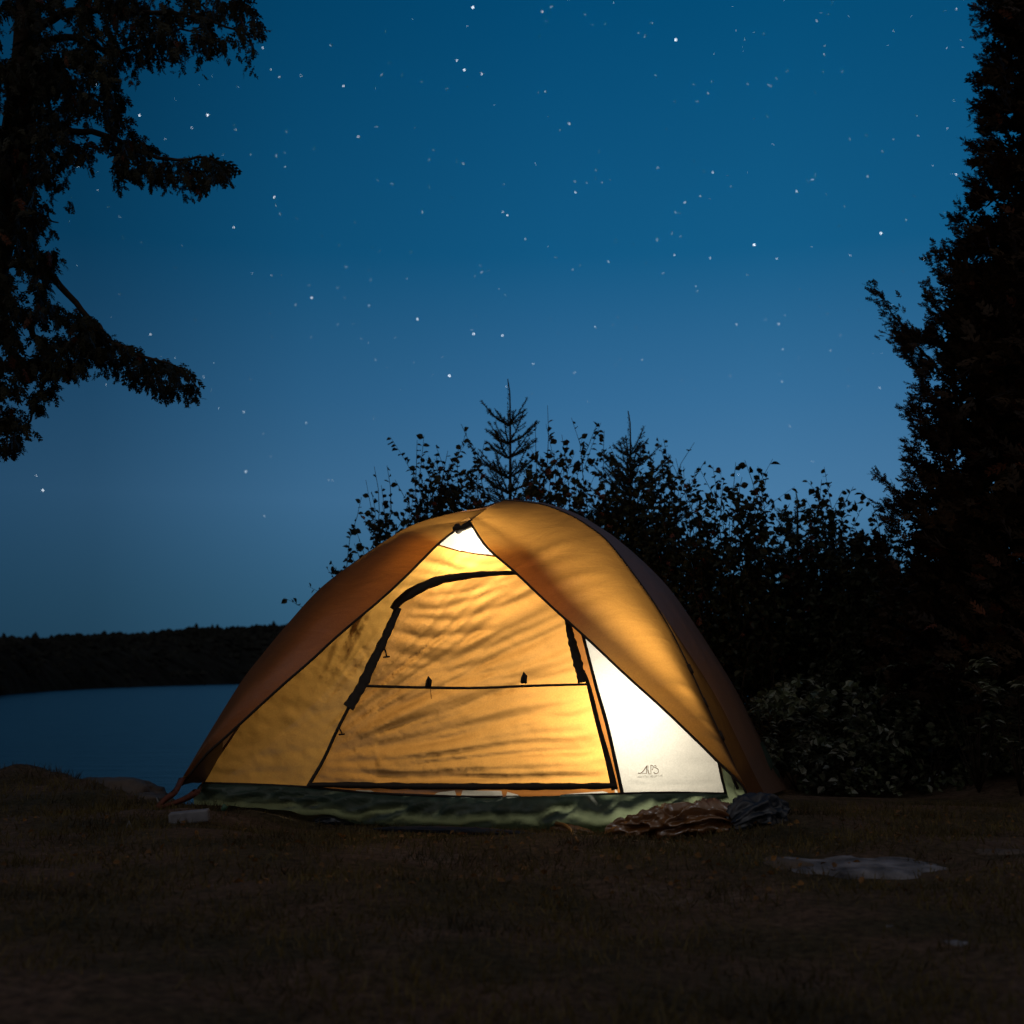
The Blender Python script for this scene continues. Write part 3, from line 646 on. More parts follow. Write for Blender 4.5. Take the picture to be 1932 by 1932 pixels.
# ------------------------------------------------------------------ the tent
FLb = G(372, 1512); FRb = G(1392, 1537); PK = U(951, 944, 6.05); AP = U(885, 985, 5.86)
BRf = U(1491, 1487, 6.7); FRf = U(1412, 1510, 4.98); FLf = G(304, 1518); BLf = Vector((-.82, 7.1, 0.0))
wn_ = (FRb - FLb).cross(AP - FLb).normalized()
if wn_.y > 0: wn_ = -wn_
tent = empty('tent', ((FLb.x + BRf.x) / 2, (FLb.y + BRf.y) / 2, 0), 'amber dome tent lit from inside, standing on the grass by the lake', 'tent')
def Wp(px, py, off=0.):
    d = ray(px, py); t_ = None; q = off
    for _ in range(6):
        t_ = ((FLb - CAMP).dot(wn_) + q) / d.dot(wn_); p = CAMP + d * t_; q = off + .10 * math.sin(math.pi * min(1, max(0, p.z / AP.z)))
    return p
# wrinkles of the wall in photo units: centre line, half width, depth
WR = []
def wr(pts, w_, a): WR.append((np.array(pts, float), w_, a))
for p, w_, a in [
  ([(625, 1462), (760, 1462), (900, 1452), (1150, 1440)], 7, .010), ([(640, 1448), (760, 1436), (900, 1418), (1130, 1400)], 10, -.009),
  ([(632, 1425), (720, 1410), (850, 1375), (1000, 1345), (1120, 1320)], 9, .013), ([(628, 1405), (720, 1378), (830, 1338), (960, 1305)], 8, .013),
  ([(660, 1368), (740, 1335), (820, 1305)], 7, .009), ([(690, 1350), (760, 1318)], 5, .006), ([(640, 1395), (760, 1358), (900, 1320), (1040, 1298)], 6, -.009),
  ([(640, 1440), (800, 1405), (950, 1375), (1110, 1352)], 7, .008), ([(700, 1475), (900, 1468), (1140, 1462)], 5, .007), ([(900, 1400), (1010, 1385), (1120, 1380)], 6, .006),
  ([(740, 1190), (800, 1205), (880, 1195), (950, 1185)], 7, .012), ([(770, 1150), (830, 1150), (900, 1130), (980, 1100)], 6, .010), ([(760, 1165), (860, 1172), (960, 1140), (1035, 1110)], 7, .011),
  ([(745, 1230), (830, 1250), (940, 1215), (1060, 1165)], 9, .012), ([(800, 1275), (900, 1255), (990, 1220), (1075, 1180)], 8, .013), ([(850, 1285), (960, 1262), (1085, 1215)], 7, .011),
  ([(900, 1288), (1000, 1275), (1095, 1245)], 5, .007), ([(770, 1215), (860, 1225), (960, 1180), (1050, 1140)], 6, -.008), ([(800, 1128), (880, 1118), (970, 1090)], 4, .007), ([(720, 1260), (800, 1262), (870, 1245)], 6, .007),
  ([(665, 1185), (690, 1235), (712, 1262)], 5, .010), ([(640, 1210), (668, 1255), (700, 1280)], 7, .010), ([(625, 1240), (650, 1275), (685, 1290)], 5, -.007), ([(690, 1165), (705, 1205), (722, 1230)], 4, .007),
  ([(560, 1290), (600, 1310), (660, 1300)], 8, .006), ([(430, 1420), (500, 1395), (580, 1360), (650, 1310)], 10, .010), ([(420, 1440), (500, 1425), (610, 1410)], 8, .009), ([(400, 1462), (480, 1458), (590, 1450)], 6, .008),
  ([(470, 1380), (530, 1345), (580, 1310)], 8, .007), ([(540, 1400), (580, 1380), (615, 1360)], 5, .006), ([(420, 1472), (500, 1470), (580, 1475)], 4, .005),
  ([(745, 1110), (830, 1100), (870, 1085)], 6, .010), ([(790, 1055), (840, 1068), (880, 1080)], 7, .012), ([(770, 1080), (820, 1085), (860, 1080)], 4, .006), ([(860, 1058), (920, 1066), (965, 1060)], 4, .004),
  ([(1180, 1478), (1240, 1484), (1350, 1478)], 4, .004), ([(1180, 1455), (1220, 1470), (1290, 1485)], 4, .003)]: wr(p, w_, a)
def sm1(a, b, x):
    t_ = min(1, max(0, (x - a) / (b - a))); return t_ * t_ * (3 - 2 * t_)
def wrinkle(px, py):
    h = 0.
    for P, w_, a in WR:
        if px < P[:, 0].min() - 4 * w_ or px > P[:, 0].max() + 4 * w_ or py < P[:, 1].min() - 4 * w_ or py > P[:, 1].max() + 4 * w_: continue
        best = 1e9; bt = 0; m_ = len(P) - 1
        for i in range(m_):
            d = P[i + 1] - P[i]; t_ = min(1, max(0, ((px - P[i, 0]) * d[0] + (py - P[i, 1]) * d[1]) / d.dot(d)))
            dd = math.hypot(px - P[i, 0] - t_ * d[0], py - P[i, 1] - t_ * d[1])
            if dd < best: best = dd; bt = (i + t_) / m_
        h += (1.1 if px > 712 else .28) * a * math.exp(-(best / w_) ** 2) * math.sin(math.pi * (.06 + .88 * bt)) ** .6
    # pull folds fanning out from the low left end of the door zip
    dx, dy = px - 540, 1452 - py; rr = math.hypot(dx, dy); th = math.degrees(math.atan2(dy, dx + 20)); k = sm1(560, 700, px) * sm1(1165, 1100, px)
    lr = math.log(max(rr, 30)) * 1.5
    wob_ = 2.0 * noise.noise(Vector((px * .006, py * .006, 9)))
    f1 = noise.noise(Vector(((th + wob_ * 2) * .25, lr * .55, 1.3))); f2 = noise.noise(Vector(((th + wob_) * .75, lr * .8, 4.1)))
    h += k * (.020 * f1 + .010 * f2) * min(1, rr / 260)
    h += .0022 * noise.noise(Vector((px * .012 + py * .012, py * .03 - px * .012, 1.3))) * 2
    h += .0012 * noise.noise(Vector((px * .04 + py * .02, py * .06 - px * .03, 4.3))) * 2
    return h
def panel(name, poly, mat, off=0., step=4.5, parent=None, amp=1.):
    P = []
    for i in range(len(poly)):
        a = np.array(poly[i], float); b = np.array(poly[(i + 1) % len(poly)], float); k = max(1, int(np.linalg.norm(b - a) / step))
        for q in range(k): P.append(tuple(a + (b - a) * q / k))
    nb_ = len(P); xs_ = [p[0] for p in P]; ys_ = [p[1] for p in P]
    gx, gy = np.meshgrid(np.arange(min(xs_), max(xs_), step), np.arange(min(ys_), max(ys_), step)); gx = gx.ravel(); gy = gy.ravel()
    gx = gx + rng.uniform(-.2, .2, gx.shape) * step; gy = gy + rng.uniform(-.2, .2, gy.shape) * step
    k = in_poly(gx, gy, P)
    bd = np.array(P); keep = []
    for x, y in zip(gx[k], gy[k]):
        if np.min(np.hypot(bd[:, 0] - x, bd[:, 1] - y)) > step * .55: keep.append((x, y))
    vv = [Vector(p) for p in P + keep]; ed = [(i, (i + 1) % nb_) for i in range(nb_)]
    ov, oe, of, *_ = delaunay_2d_cdt(vv, ed, [list(range(nb_))], 1, 1e-4)
    V = []
    for p in ov: V.append(Wp(p.x, p.y, off + amp * wrinkle(p.x, p.y)))
    return build(name, V, [tuple(f) for f in of], mat, parent or tent)
ZL = [(583, 1479), (610, 1432), (634, 1380), (657, 1335), (683, 1293), (702, 1252), (722, 1212), (752, 1146)]
ZT = [(752, 1146), (775, 1124), (800, 1108), (830, 1096), (862, 1089), (915, 1083), (970, 1079), (1020, 1080)]
ZR = [(1020, 1080), (1055, 1118), (1075, 1170), (1092, 1230), (1109, 1291), (1130, 1372), (1158, 1479)]
ZR2 = [(1100, 1190), (1106, 1215), (1127, 1300), (1148, 1375), (1176, 1495)]
panel('door', ZL[:5] + [(896, 1298), (1109, 1291), (1130, 1372), (1158, 1479), (870, 1478)], M['door'], amp=1.0)
ls = list(smooth(ZT, 16)); 
panel('door_window', ZL[4:] + [tuple(p) for p in ls[1:-1]] + ZR[:5] + [(896, 1298)], M['door'], amp=1.0)
SEAM = [(797, 1018), (810, 1023), (826, 1028), (865, 1039), (905, 1046), (950, 1051), (985, 1052)]
panel('front_wall', [(383, 1478), (410, 1430), (455, 1363), (510, 1280), (590, 1180), (680, 1088)] + SEAM + [(1060, 1125), (1100, 1172), (1112, 1186), (1100, 1190), (1075, 1170), (1055, 1118), (1020, 1080)] + [tuple(p) for p in ls[1:-1]][::-1] + ZL[::-1] + [(579, 1485)], M['wall'])
panel('mesh_window', [(797, 1018), (848, 994), (884, 977), (905, 990), (985, 1052)] + SEAM[::-1][1:-1], M['mesh'], amp=.3)
panel('side_wall', [(1112, 1186), (1195, 1262), (1265, 1325), (1335, 1392), (1358, 1418), (1362, 1442), (1368, 1496), (1270, 1494), (1176, 1495)] + ZR2[::-1][1:], M['pale'], amp=.55)
panel('zip_band', ZR[2:] + [(1166, 1496), (1176, 1495)] + ZR2[::-1][1:], M['band'], -.004, amp=.6)
def ribbon(name, pts, widths, mat, off=.008, n=60, thick=.005, parent=None, wob=0):
    P = smooth(pts, n); W_ = np.interp(np.linspace(0, 1, n), np.linspace(0, 1, len(widths)), widths); V = []
    for i in range(n):
        d = P[min(i + 1, n - 1)] - P[max(i - 1, 0)]; d /= np.linalg.norm(d); q = np.array([-d[1], d[0]]); w_ = W_[i] * (1 + wob * noise.noise(Vector((i * .25, 3, 1))))
        for s_, o_ in ((-.5, 0), (-.3, thick), (.3, thick), (.5, 0)):
            x, y = P[i] + q * w_ * s_; V.append(Wp(x, y, off + o_ + wrinkle(P[i][0], P[i][1])))
    return build(name, V, [tuple(f) for f in grid_faces(n, 4)], mat, parent or tent)
ribbon('door_zip', ZL[::-1][:5], [13, 16, 19, 20], M['dark'], .012, wob=.3)
ribbon('door_zip', [(681, 1296), (657, 1337), (634, 1382), (610, 1434), (581, 1484)], [7, 6, 6, 7], M['dark'])
ribbon('rolled_flap', [(741, 1150), (752, 1136), (770, 1122), (800, 1106), (832, 1094), (870, 1088), (915, 1083), (985, 1080)], [14, 19, 18, 15, 12, 9, 8], M['dark'], .010, thick=.016, wob=.2)
ribbon('window_hem', [(683, 1294), (790, 1297), (896, 1298), (1000, 1294), (1110, 1291)], [5.4, 4.6], M['dark'], .006)
ribbon('mesh_hem', SEAM, [2.6, 2.6], M['band'], .004)
ribbon('door_zip', [(1070, 1168), (1078, 1205), (1090, 1250), (1098, 1288)], [10, 15, 18, 14], M['dark'], .010, wob=.3)
ribbon('door_zip', [(1100, 1265), (1110, 1292), (1130, 1372), (1146, 1430), (1160, 1490)], [6, 9, 9, 11, 13], M['dark'], .008)
ribbon('door_zip', [(1097, 1188), (1104, 1215), (1126, 1300), (1147, 1375), (1174, 1496)], [6, 6, 7, 7, 7], M['dark'], .008)
# door bottom: sagging rolled hem and the gap beneath it
ribbon('door_hem', [(583, 1481), (640, 1481), (760, 1483), (880, 1484), (1010, 1484), (1130, 1483), (1162, 1482)], [9, 12, 12, 12, 13, 13, 11], M['dark'], .014, 80, .014, wob=.35)
hem = [(590, 1478)] + [(x, 1480) for x in range(640, 1160, 40)] + [(1160, 1480)]
HB = [(590, 1486), (640, 1492), (668, 1497), (672, 1490.5), (700, 1491.5), (716, 1498), (742, 1500), (746, 1498.5), (752, 1501), (792, 1500), (798, 1498), (806, 1502), (818, 1500), (826, 1495), (858, 1491.5), (862, 1503), (869, 1503), (873, 1491), (946, 1492), (949, 1504), (954, 1504),
      (957, 1494), (976, 1499), (984, 1503), (1054, 1502), (1060, 1499), (1090, 1496.5), (1138, 1493), (1146, 1495), (1152, 1500), (1160, 1498)]
low = [(x, y + .6 * noise.noise(Vector((x * .2, 7, 0)))) for x, y in HB][::-1]
panel('door_hem', hem + low, M['band'], .006, 4, amp=.4)
panel('sill', [(600, 1488), (1165, 1488), (1165, 1503), (880, 1506), (600, 1497)], M['pale'], -.03, 5, amp=.2)
# toggles and loops
def Wq(x, y): return Wp(x, y, .012 + max(.006, wrinkle(x, y)))
def loop(pts, r_=.0035, name='toggle', off=.02):
    mb = MB(); mb.tube([Wq(x, y) for x, y in pts], r_, 6); return mb
mb = loop([(724, 1222), (728, 1230), (729, 1238)]); mb.tube([Wq(723, 1240), Wq(735, 1239)], .004, 6); mb.build('toggle', M['dark'], tent)
mb = loop([(634, 1377), (641, 1375), (645, 1383)]); mb.tube([Wq(639, 1386), Wq(650, 1385)], .004, 6); mb.build('toggle', M['dark'], tent)
for x, y in ((808, 1290), (988, 1282)):
    mb = loop([(x - 3, y + 6), (x - 2, y - 4), (x + 1, y - 12), (x + 4, y - 6), (x + 3, y + 6)], .0075); mb.build('toggle', M['dark'], tent)
mb = loop([(812, 1300), (814, 1318)], .0016); mb.build('toggle', M['band'], tent)
mb = MB(); mb.tube([Wp(855, 999, .06), Wp(875, 996, .06), Wp(888, 990, .06)], .014, 8); mb.tube([Wp(862, 992, .05), Wp(866, 1003, .05)], .016, 8); mb.build('pole_hub', M['dark'], tent)

# bathtub floor wall
TB = smooth([(381, 1477), (480, 1480), (579, 1485), (700, 1496), (880, 1503), (1020, 1502), (1172, 1497), (1270, 1495), (1369, 1497)], 160)
BB = smooth([(366, 1514), (480, 1520), (600, 1533), (700, 1551), (880, 1561), (1020, 1563), (1172, 1562), (1290, 1553), (1394, 1538)], 160)
V = []; nj = 14
for i in range(160):
    a = Wp(*TB[i]); b_ = U(BB[i][0], BB[i][1] + 4 + 7 * noise.noise(Vector((BB[i][0] * .02, 1, 3))), a.y - .03)
    for j in range(nj):
        s_ = j / (nj - 1); p = a.lerp(b_, s_); x = TB[i][0]
        k = math.sin(math.pi * s_)
        p += wn_ * (k * (.030 + .038 * (1 - 2.4 * abs(noise.noise(Vector((x * .013 + s_ * 1.6, s_ * 1.3 - x * .004, 2))))) + .022 * noise.noise(Vector((x * .05 + s_ * 3.5, s_ * 3, 5))) * 2))
        V.append(p)
build('tub_wall', V, [tuple(f) for f in grid_faces(160, nj)], M['tub'], tent)
ribbon('tub_seam', [tuple(p) for p in TB[::8]] + [(1369, 1497)], [4, 4.5, 5, 4, 3.5], M['dark'], .006, 80)
# right tub side and corner
cA = Wp(1358, 1443); cB = G(1394, 1538); cB.z = -.015; back = Vector((1.32, 6.45, 0)); V = []
for i in range(30):
    u = i / 29
    for j in range(12):
        s_ = j / 11; top_ = cA.lerp(Vector((1.28, 6.4, .22)), u); bt_ = cB.lerp(Vector((1.36, 6.5, -.06)), u)
        mid_ = Wp(1370, 1497).lerp(top_.lerp(bt_, .5), u); p = top_.lerp(mid_, s_ / .5) if s_ < .5 else mid_.lerp(bt_, (s_ - .5) / .5)
        p += Vector((.035, -.02, 0)) * math.sin(math.pi * s_) * (1 + 2 * noise.noise(Vector((u * 9 + s_ * 2, s_ * 2, 1)))) * min(1, u * 8)
        V.append(p)
build('tub_wall', V, [tuple(f) for f in grid_faces(30, 12)], M['tub'], tent)
mb = MB(); mb.tube([Wp(1356, 1440, .006), Wp(1362, 1468, .008), Wp(1370, 1500, .008)], .006, 6); mb.build('corner_seam', M['dark'], tent)
mb = MB(); mb.tube([Wp(455, 1363, .006), Wp(432, 1398, .006), Wp(410, 1430, .006), Wp(383, 1478, .006)], .005, 6); mb.build('corner_seam', M['band'], tent)
# floor, back and left tub
fl = [FLb + Vector((.02, .02, .01)), FRb + Vector((-.02, .02, .01)), Vector((1.36, 6.5, -.03)), BLf + Vector((.05, -.1, .01))]
build('floor', fl, [(0, 1, 2, 3)], M['tub'], tent, False)
q = [fl[3], fl[0], fl[0] + Vector((.02, .03, .18)), fl[3] + Vector((.0, -.05, .18)), fl[2], fl[2] + Vector((-.02, -.02, .2))]
build('tub_wall', q, [(0, 1, 2, 3), (4, 0, 3, 5)], M['tub'], tent, False)

# fly sheet
left_out = [(951, 944), (916, 957), (850, 969), (779, 990), (725, 1021), (673, 1057), (603, 1111), (540, 1180), (497, 1232), (455, 1286), (392, 1387), (346, 1464)]
left_edge = [(886, 984), (863, 998), (825, 1028), (775, 1078), (723, 1127), (638, 1199), (585, 1248), (533, 1293), (455, 1364), (420, 1396), (385, 1428), (343, 1481)]
right_edge = [(886, 984), (918, 1032), (971, 1079), (1041, 1145), (1111, 1208), (1182, 1275), (1252, 1338), (1322, 1405), (1354, 1437), (1400, 1481), (1409, 1500)]
right_top = [(951, 944), (988, 947), (1027, 953), (1076, 972), (1111, 993), (1147, 1022), (1199, 1088), (1252, 1166), (1294, 1247), (1336, 1338), (1375, 1422), (1400, 1479), (1412, 1508)]
side_out = [(951, 944), (1027, 954), (1090, 976), (1129, 1000), (1182, 1035), (1252, 1098), (1298, 1159), (1357, 1250), (1393, 1310), (1428, 1380), (1463, 1447), (1491, 1487)]
def curve3(px, fn, n): return [Vector(fn(x, y)) for x, y in smooth(px, n)]
def eo(x, y):     # opening edge stands off the wall
    z = Wp(x, y).z; return Wp(x, y, .055 + .09 * math.sin(math.pi * min(1, max(0, z / AP.z)) ** .8))
NU = 90
cLO = curve3(left_out, lambda x, y: VP(x, y, FLf, PK), NU); cLE = curve3(left_edge, eo, NU)
cRE = curve3(right_edge, eo, NU); cRT = curve3(right_top, lambda x, y: VP(x, y, FRf, PK), NU)
cSO = curve3(side_out, lambda x, y: VP(x, y, BRf, PK), NU)
cRT[0] = PK; cLO[0] = PK; cSO[0] = PK
def fly_panel(name, A, B, bulge, bdir, mat, nv_=26, wfn=None):
    V = []; n = len(A)
    for i in range(n):
        for j in range(nv_):
            s_ = j / (nv_ - 1); p = A[i].lerp(B[i], s_); t_ = i / (n - 1)
            k = math.sin(math.pi * s_) * bulge * math.sin(math.pi * min(1, .08 + .9 * t_)) ** .7
            p = p + bdir * k
            if wfn: p = p + bdir * wfn(t_, s_) * math.sin(math.pi * s_) ** .5
            V.append(p)
    return build(name, V, np.array(grid_faces(n, nv_)), mat, tent)
def wr_right(t_, s_):
    h = 0
    for c, sl, w_, a, t0, t1 in ((.16, .10, .010, .010, .05, .75), (.20, .12, .009, .008, .05, .6), (.25, .13, .011, .010, .02, .7), (.30, .12, .008, .007, .02, .6), (.345, .12, .009, .007, .02, .5),
                                 (.40, .10, .010, .005, .02, .5), (.62, .12, .02, .006, .1, .8), (.74, .10, .012, .006, .1, .8), (.80, .10, .010, .006, .1, .8)):
        d = t_ - (c + sl * s_); e = max(0, min(1, (s_ - t0) / .15)) * max(0, min(1, (t1 - s_) / .3)); h += .95 * a * math.exp(-(d / (w_ * .75)) ** 2) * e
    return h + .003 * noise.noise(Vector((t_ * 9, s_ * 3, 0)))
fly_r = fly_panel('fly_panel', cRE, cRT, .07, Vector((.25, -.8, .35)).normalized(), M['fly'], 40, wr_right)
fly_l = fly_panel('fly_panel', [p + Vector((0, .012, -.004)) * max(0, 1 - i / 12) for i, p in enumerate(cLE)], [p + Vector((0, .012, -.012)) * max(0, 1 - i / 12) for i, p in enumerate(cLO)], .035, Vector((-.25, -.9, .1)).normalized(), M['fly'], 26, lambda t_, s_: .004 * noise.noise(Vector((t_ * 7, s_ * 3, 4))))
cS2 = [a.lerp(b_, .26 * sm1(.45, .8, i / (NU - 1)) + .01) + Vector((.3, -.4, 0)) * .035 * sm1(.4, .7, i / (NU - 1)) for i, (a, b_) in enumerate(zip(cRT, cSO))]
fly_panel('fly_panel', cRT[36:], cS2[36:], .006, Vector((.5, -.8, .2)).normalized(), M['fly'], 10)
fly_s = fly_panel('fly_panel', cS2, cSO, .035, Vector((.8, -.5, .2)).normalized(), M['fly_shaded'], 22, lambda t_, s_: .012 * noise.noise(Vector((t_ * 5 + s_ * 2, s_ * 5, 8))) + .010 * math.exp(-((s_ - .35 - .15 * t_) / .06) ** 2) * t_)
tag(fly_l, 'shaded left front panel of the fly sheet'); tag(fly_r, 'brightly glowing right front panel of the fly sheet'); tag(fly_s, 'brown right side panel of the fly sheet, its shade put into the cloth colour')
def arch(foot, n):
    return [Vector((foot.x + (PK.x - foot.x) * (1 - math.cos(u * math.pi / 2)) ** .9, foot.y + (PK.y - foot.y) * (1 - math.cos(u * math.pi / 2)) ** .9, foot.z + (PK.z - foot.z) * math.sin(u * math.pi / 2))) for u in np.linspace(1, 0, n)]
cBL = arch(BLf, NU)
fly_panel('fly_panel', cLO, cBL, 0, Vector((-1, 0, 0)), M['fly'], 16)
fly_panel('fly_panel', cSO, cBL, .0, Vector((0, 1, 0)), M['fly'], 20)
mb = MB(); mb.tube([cRE[0], cRE[0].lerp(PK, .5), PK], .006, 6); mb.build('piping', M['dark'], tent)
# dark piping along edges and poles
for c, r_ in ((cRE, .0055), (cLE, .0060), (cRT, .0045)):
    mb = MB(); mb.tube(c[::2] + [c[-1]], r_, 6); mb.build('piping', M['dark'], tent)
def shrink(c, k): return [p + (Vector((PK.x, PK.y, .3)) - p).normalized() * k for p in c]
for c in (cLO, cRT, cSO, cBL):
    mb = MB(); mb.tube(shrink(c, .035)[::3], .0065, 8); mb.build('pole', M['pole'], tent)
for i, w_ in ((58, .012), (74, .013), (66, .008)):
    mb = MB(); p = cRT[i]; d = (cRT[i + 1] - cRT[i - 1]).normalized(); mb.tube([p - d * .02 + Vector((0, -.008, 0)), p + d * .02 + Vector((0, -.008, 0))], w_ * .8, 6); mb.build('pole_clip', M['dark'], tent)
# straps at the left and right feet
def flat(pts, wd, mat, name):
    V = []; P = smooth(pts, 16); n = len(P)
    for i in range(n):
        d = P[min(i + 1, n - 1)] - P[max(i - 1, 0)]; a = np.cross(d, [0, 1, 0]); a /= np.linalg.norm(a)
        w_ = wd[0] + (wd[1] - wd[0]) * i / (n - 1)
        for s_, y_ in ((-.5, 0), (0, -.003), (.5, 0), (0, .003)): V.append(P[i] + a * w_ * s_ + np.array([0, y_, 0]))
    Fc = [(i * 4 + k, i * 4 + (k + 1) % 4, (i + 1) * 4 + (k + 1) % 4, (i + 1) * 4 + k) for i in range(n - 1) for k in range(4)]
    return build(name, V, Fc, mat, tent)
sA = cLO[-1].lerp(cLE[-1], .4)
flat([sA + Vector((.0, 0, .01)), U(330, 1494, 5.35), U(312, 1508, 5.33), U(296, 1524, 5.3)], (.035, .022), M['strap'], 'strap')
flat([Wp(383, 1478), U(372, 1492, 5.38), U(352, 1506, 5.36), U(318, 1519, 5.33), U(300, 1524, 5.3)], (.05, .016), M['strap'], 'strap')
# lower left hem triangle of the fly
hemc = [cLE[-1], Wp(362, 1477, .03), Wp(384, 1475, .01)]
V = []; topc = [cLE[-1], cLE[-5], cLE[-9]]
A3 = [cLE[k] for k in range(len(cLE) - 15, len(cLE))]; B3_ = [Wp(*p, .012) for p in smooth([(420, 1418), (402, 1446), (384, 1475), (362, 1477), (343, 1482)], 15)]
for i in range(15):
    for j in range(6): V.append(A3[i].lerp(B3_[i], j / 5))
build('fly_hem', V, [tuple(f) for f in grid_faces(15, 6)], M['fly_shaded'], tent)
mb = MB(); mb.tube([FLf + Vector((-.02, 0, .03)), FLf + Vector((.02, .02, -.08))], .005, 6); mb.build('stake', M['pole'], tent)
# maker's mark stitched on the pale panel
def px_at(x, y): return (1560 + x * 140 / 1932) / 1.325, (1860 + y * 140 / 1932) / 1.325
def stroke(mb, pts, r_=.0016):
    P = smooth([px_at(*p) for p in pts], 14) if len(pts) > 2 else np.array([px_at(*p) for p in pts]); mb.tube([Wp(x, y, .004 + .55 * wrinkle(x, y)) for x, y in P], r_, 4)
mb = MB()
stroke(mb, [(490, 1000), (560, 1015), (640, 960), (720, 850), (780, 750)]); stroke(mb, [(780, 750), (785, 1010)], .002); stroke(mb, [(610, 1010), (800, 1012)], .001)
stroke(mb, [(825, 740), (828, 880), (845, 990), (870, 1030)], .0014); stroke(mb, [(850, 1035), (935, 1035)], .001); stroke(mb, [(930, 1035), (925, 740)], .0016)
stroke(mb, [(915, 735), (975, 740), (1005, 790), (985, 880), (965, 900)], .0014)
stroke(mb, [(1110, 790), (1080, 740), (1040, 760), (1060, 810), (1150, 850), (1195, 930), (1150, 1010), (1080, 1025), (1020, 980)], .0013)
lg = mb.build('logo', M['logo'], tent); tag(lg, 'letters ALPS printed in thin orange strokes')
GL = {'M': [[(0, 0), (0, 1), (.5, .4), (1, 1), (1, 0)]], 'O': [[(0, 0), (0, 1), (1, 1), (1, 0), (0, 0)]], 'U': [[(0, 1), (0, 0), (1, 0), (1, 1)]], 'N': [[(0, 0), (0, 1), (1, 0), (1, 1)]], 'T': [[(0, 1), (1, 1)], [(.5, 1), (.5, 0)]],
      'A': [[(0, 0), (.5, 1), (1, 0)], [(.2, .4), (.8, .4)]], 'I': [[(.5, 0), (.5, 1)]], 'E': [[(1, 1), (0, 1), (0, 0), (1, 0)], [(0, .5), (.8, .5)]], 'R': [[(0, 0), (0, 1), (1, .9), (1, .5), (0, .5), (1, 0)]], 'G': [[(1, .9), (0, 1), (0, 0), (1, 0), (1, .45), (.6, .45)]]}
mb = MB()
for i, ch in enumerate('MOUNTAINEERING'):
    for s_ in GL[ch]:
        P = [px_at(450 + i * 64 + 40 * a, 1175 - 3.5 * i - 65 * b_) for a, b_ in s_]; mb.tube([Wp(x, y, .003 + .55 * wrinkle(x, y)) for x, y in P], .0006, 3)
lg = mb.build('logo', M['logo_faint'], tent); tag(lg, 'faint tiny line of lettering under the larger letters')

# lights inside the tent: a lantern under the peak, a second lamp low on the right
lan = U(885, 1046, 6.02)
lt = empty('lantern', lan, 'small lit lantern hanging under the tent peak, two bright spots behind the mesh', 'lantern')
g1 = emit('lantern_glow', (1.0, .93, .80), 14)
for px in (866, 890):
    c = U(px, 1030 if px > 880 else 1034, 6.0); mb = MB(); mb.tube([c + Vector((0, 0, .020)), c, c - Vector((0, 0, .020))], [.007, .011, .007], 8); mb.build('bulb', g1, lt)
mb = MB(); c = U(878, 1020, 6.0); mb.tube([c, c + Vector((0, 0, .03))], [.035, .012], 12); mb.tube([c + Vector((0, 0, .03)), c + Vector((0, 0, .12))], .0015, 5); mb.build('cap', M['pole'], lt)
def pl(name, loc, e, r_, c):
    d = bpy.data.lights.new(name, 'POINT'); d.energy = e; d.shadow_soft_size = r_; d.color = c; o = bpy.data.objects.new(name, d); col.objects.link(o); o.location = loc
pl('lantern_light', Wp(915, 1085) + Vector((.02, .31, .03)), 25, .10, (1.0, .85, .62))
lo = Wp(1235, 1375) + Vector((-.03, .36, .02))
pl('lamp_light', lo, 29, .12, (1.0, .88, .68))

# ------------------------------------------------------------------ things on the ground
def crumple(name, c0, c1, rad, mat, label, cat, seed, amp=.03, nu=150, nv_=72, flat_=.75, curl=0):
    V = []; ax_ = (c1 - c0); ln = ax_.length; d = ax_.normalized(); side = Vector((0, 0, 1)).cross(d).normalized(); base = (c0 + c1) / 2; base.z = 0
    for i in range(nu):
        u = i / (nu - 1); r0 = rad(u); c = c0.lerp(c1, u) + Vector((0, 0, 1)) * r0 * flat_ * .72
        for j in range(nv_):
            a = 2 * math.pi * j / nv_; dr = Vector((0, 0, 1)) * math.sin(a) * flat_ + side * math.cos(a)
            q = Vector((u * ln * 7 + seed, math.cos(a) * 1.5 + u * 2, math.sin(a) * 1.5))
            n1 = 1 - abs(noise.noise(q * 1.1)) * 2; n2 = 1 - abs(noise.noise(q * 2.6 + Vector((3, 1, 2)))) * 2
            V.append(c + dr * (r0 + (amp * (n1 * 1.25 + n2 * .35 - .8)) * min(1, r0 / .05)))
    Fc = [(i * nv_ + j, i * nv_ + (j + 1) % nv_, (i + 1) * nv_ + (j + 1) % nv_, (i + 1) * nv_ + j) for i in range(nu - 1) for j in range(nv_)]
    o = build(name, V, Fc, mat, None, True, base); tag(o, label, cat); return o
crumple('rolled_cloth', Gt(1146, 1578), Gt(1385, 1560), lambda u: max(.004, (.052 + .045 * u ** 1.5) * math.sin(math.pi * min(1, .04 + .95 * u)) ** .35), M['brown_cloth'],
        'crumpled brown rolled fabric lying in front of the glowing right corner of the tent', 'rolled cloth', 3, .045)
crumple('cloth_bundle', Gt(1375, 1566), Gt(1478, 1545), lambda u: max(.004, .085 * math.sin(math.pi * min(1, .03 + .95 * u)) ** .4), M['blue_cloth'],
        'dark blue cloth bundle at the right foot of the tent', 'cloth bundle', 11, .04, 90)
crumple('fabric_scrap', Gt(590, 1552), Gt(668, 1556), lambda u: max(.003, .028 * math.sin(math.pi * min(1, .03 + .95 * u)) ** .5), M['blue_cloth'],
        'small dark crumpled scrap in the grass before the tent left of centre', 'scrap', 31, .02, 60, 40)
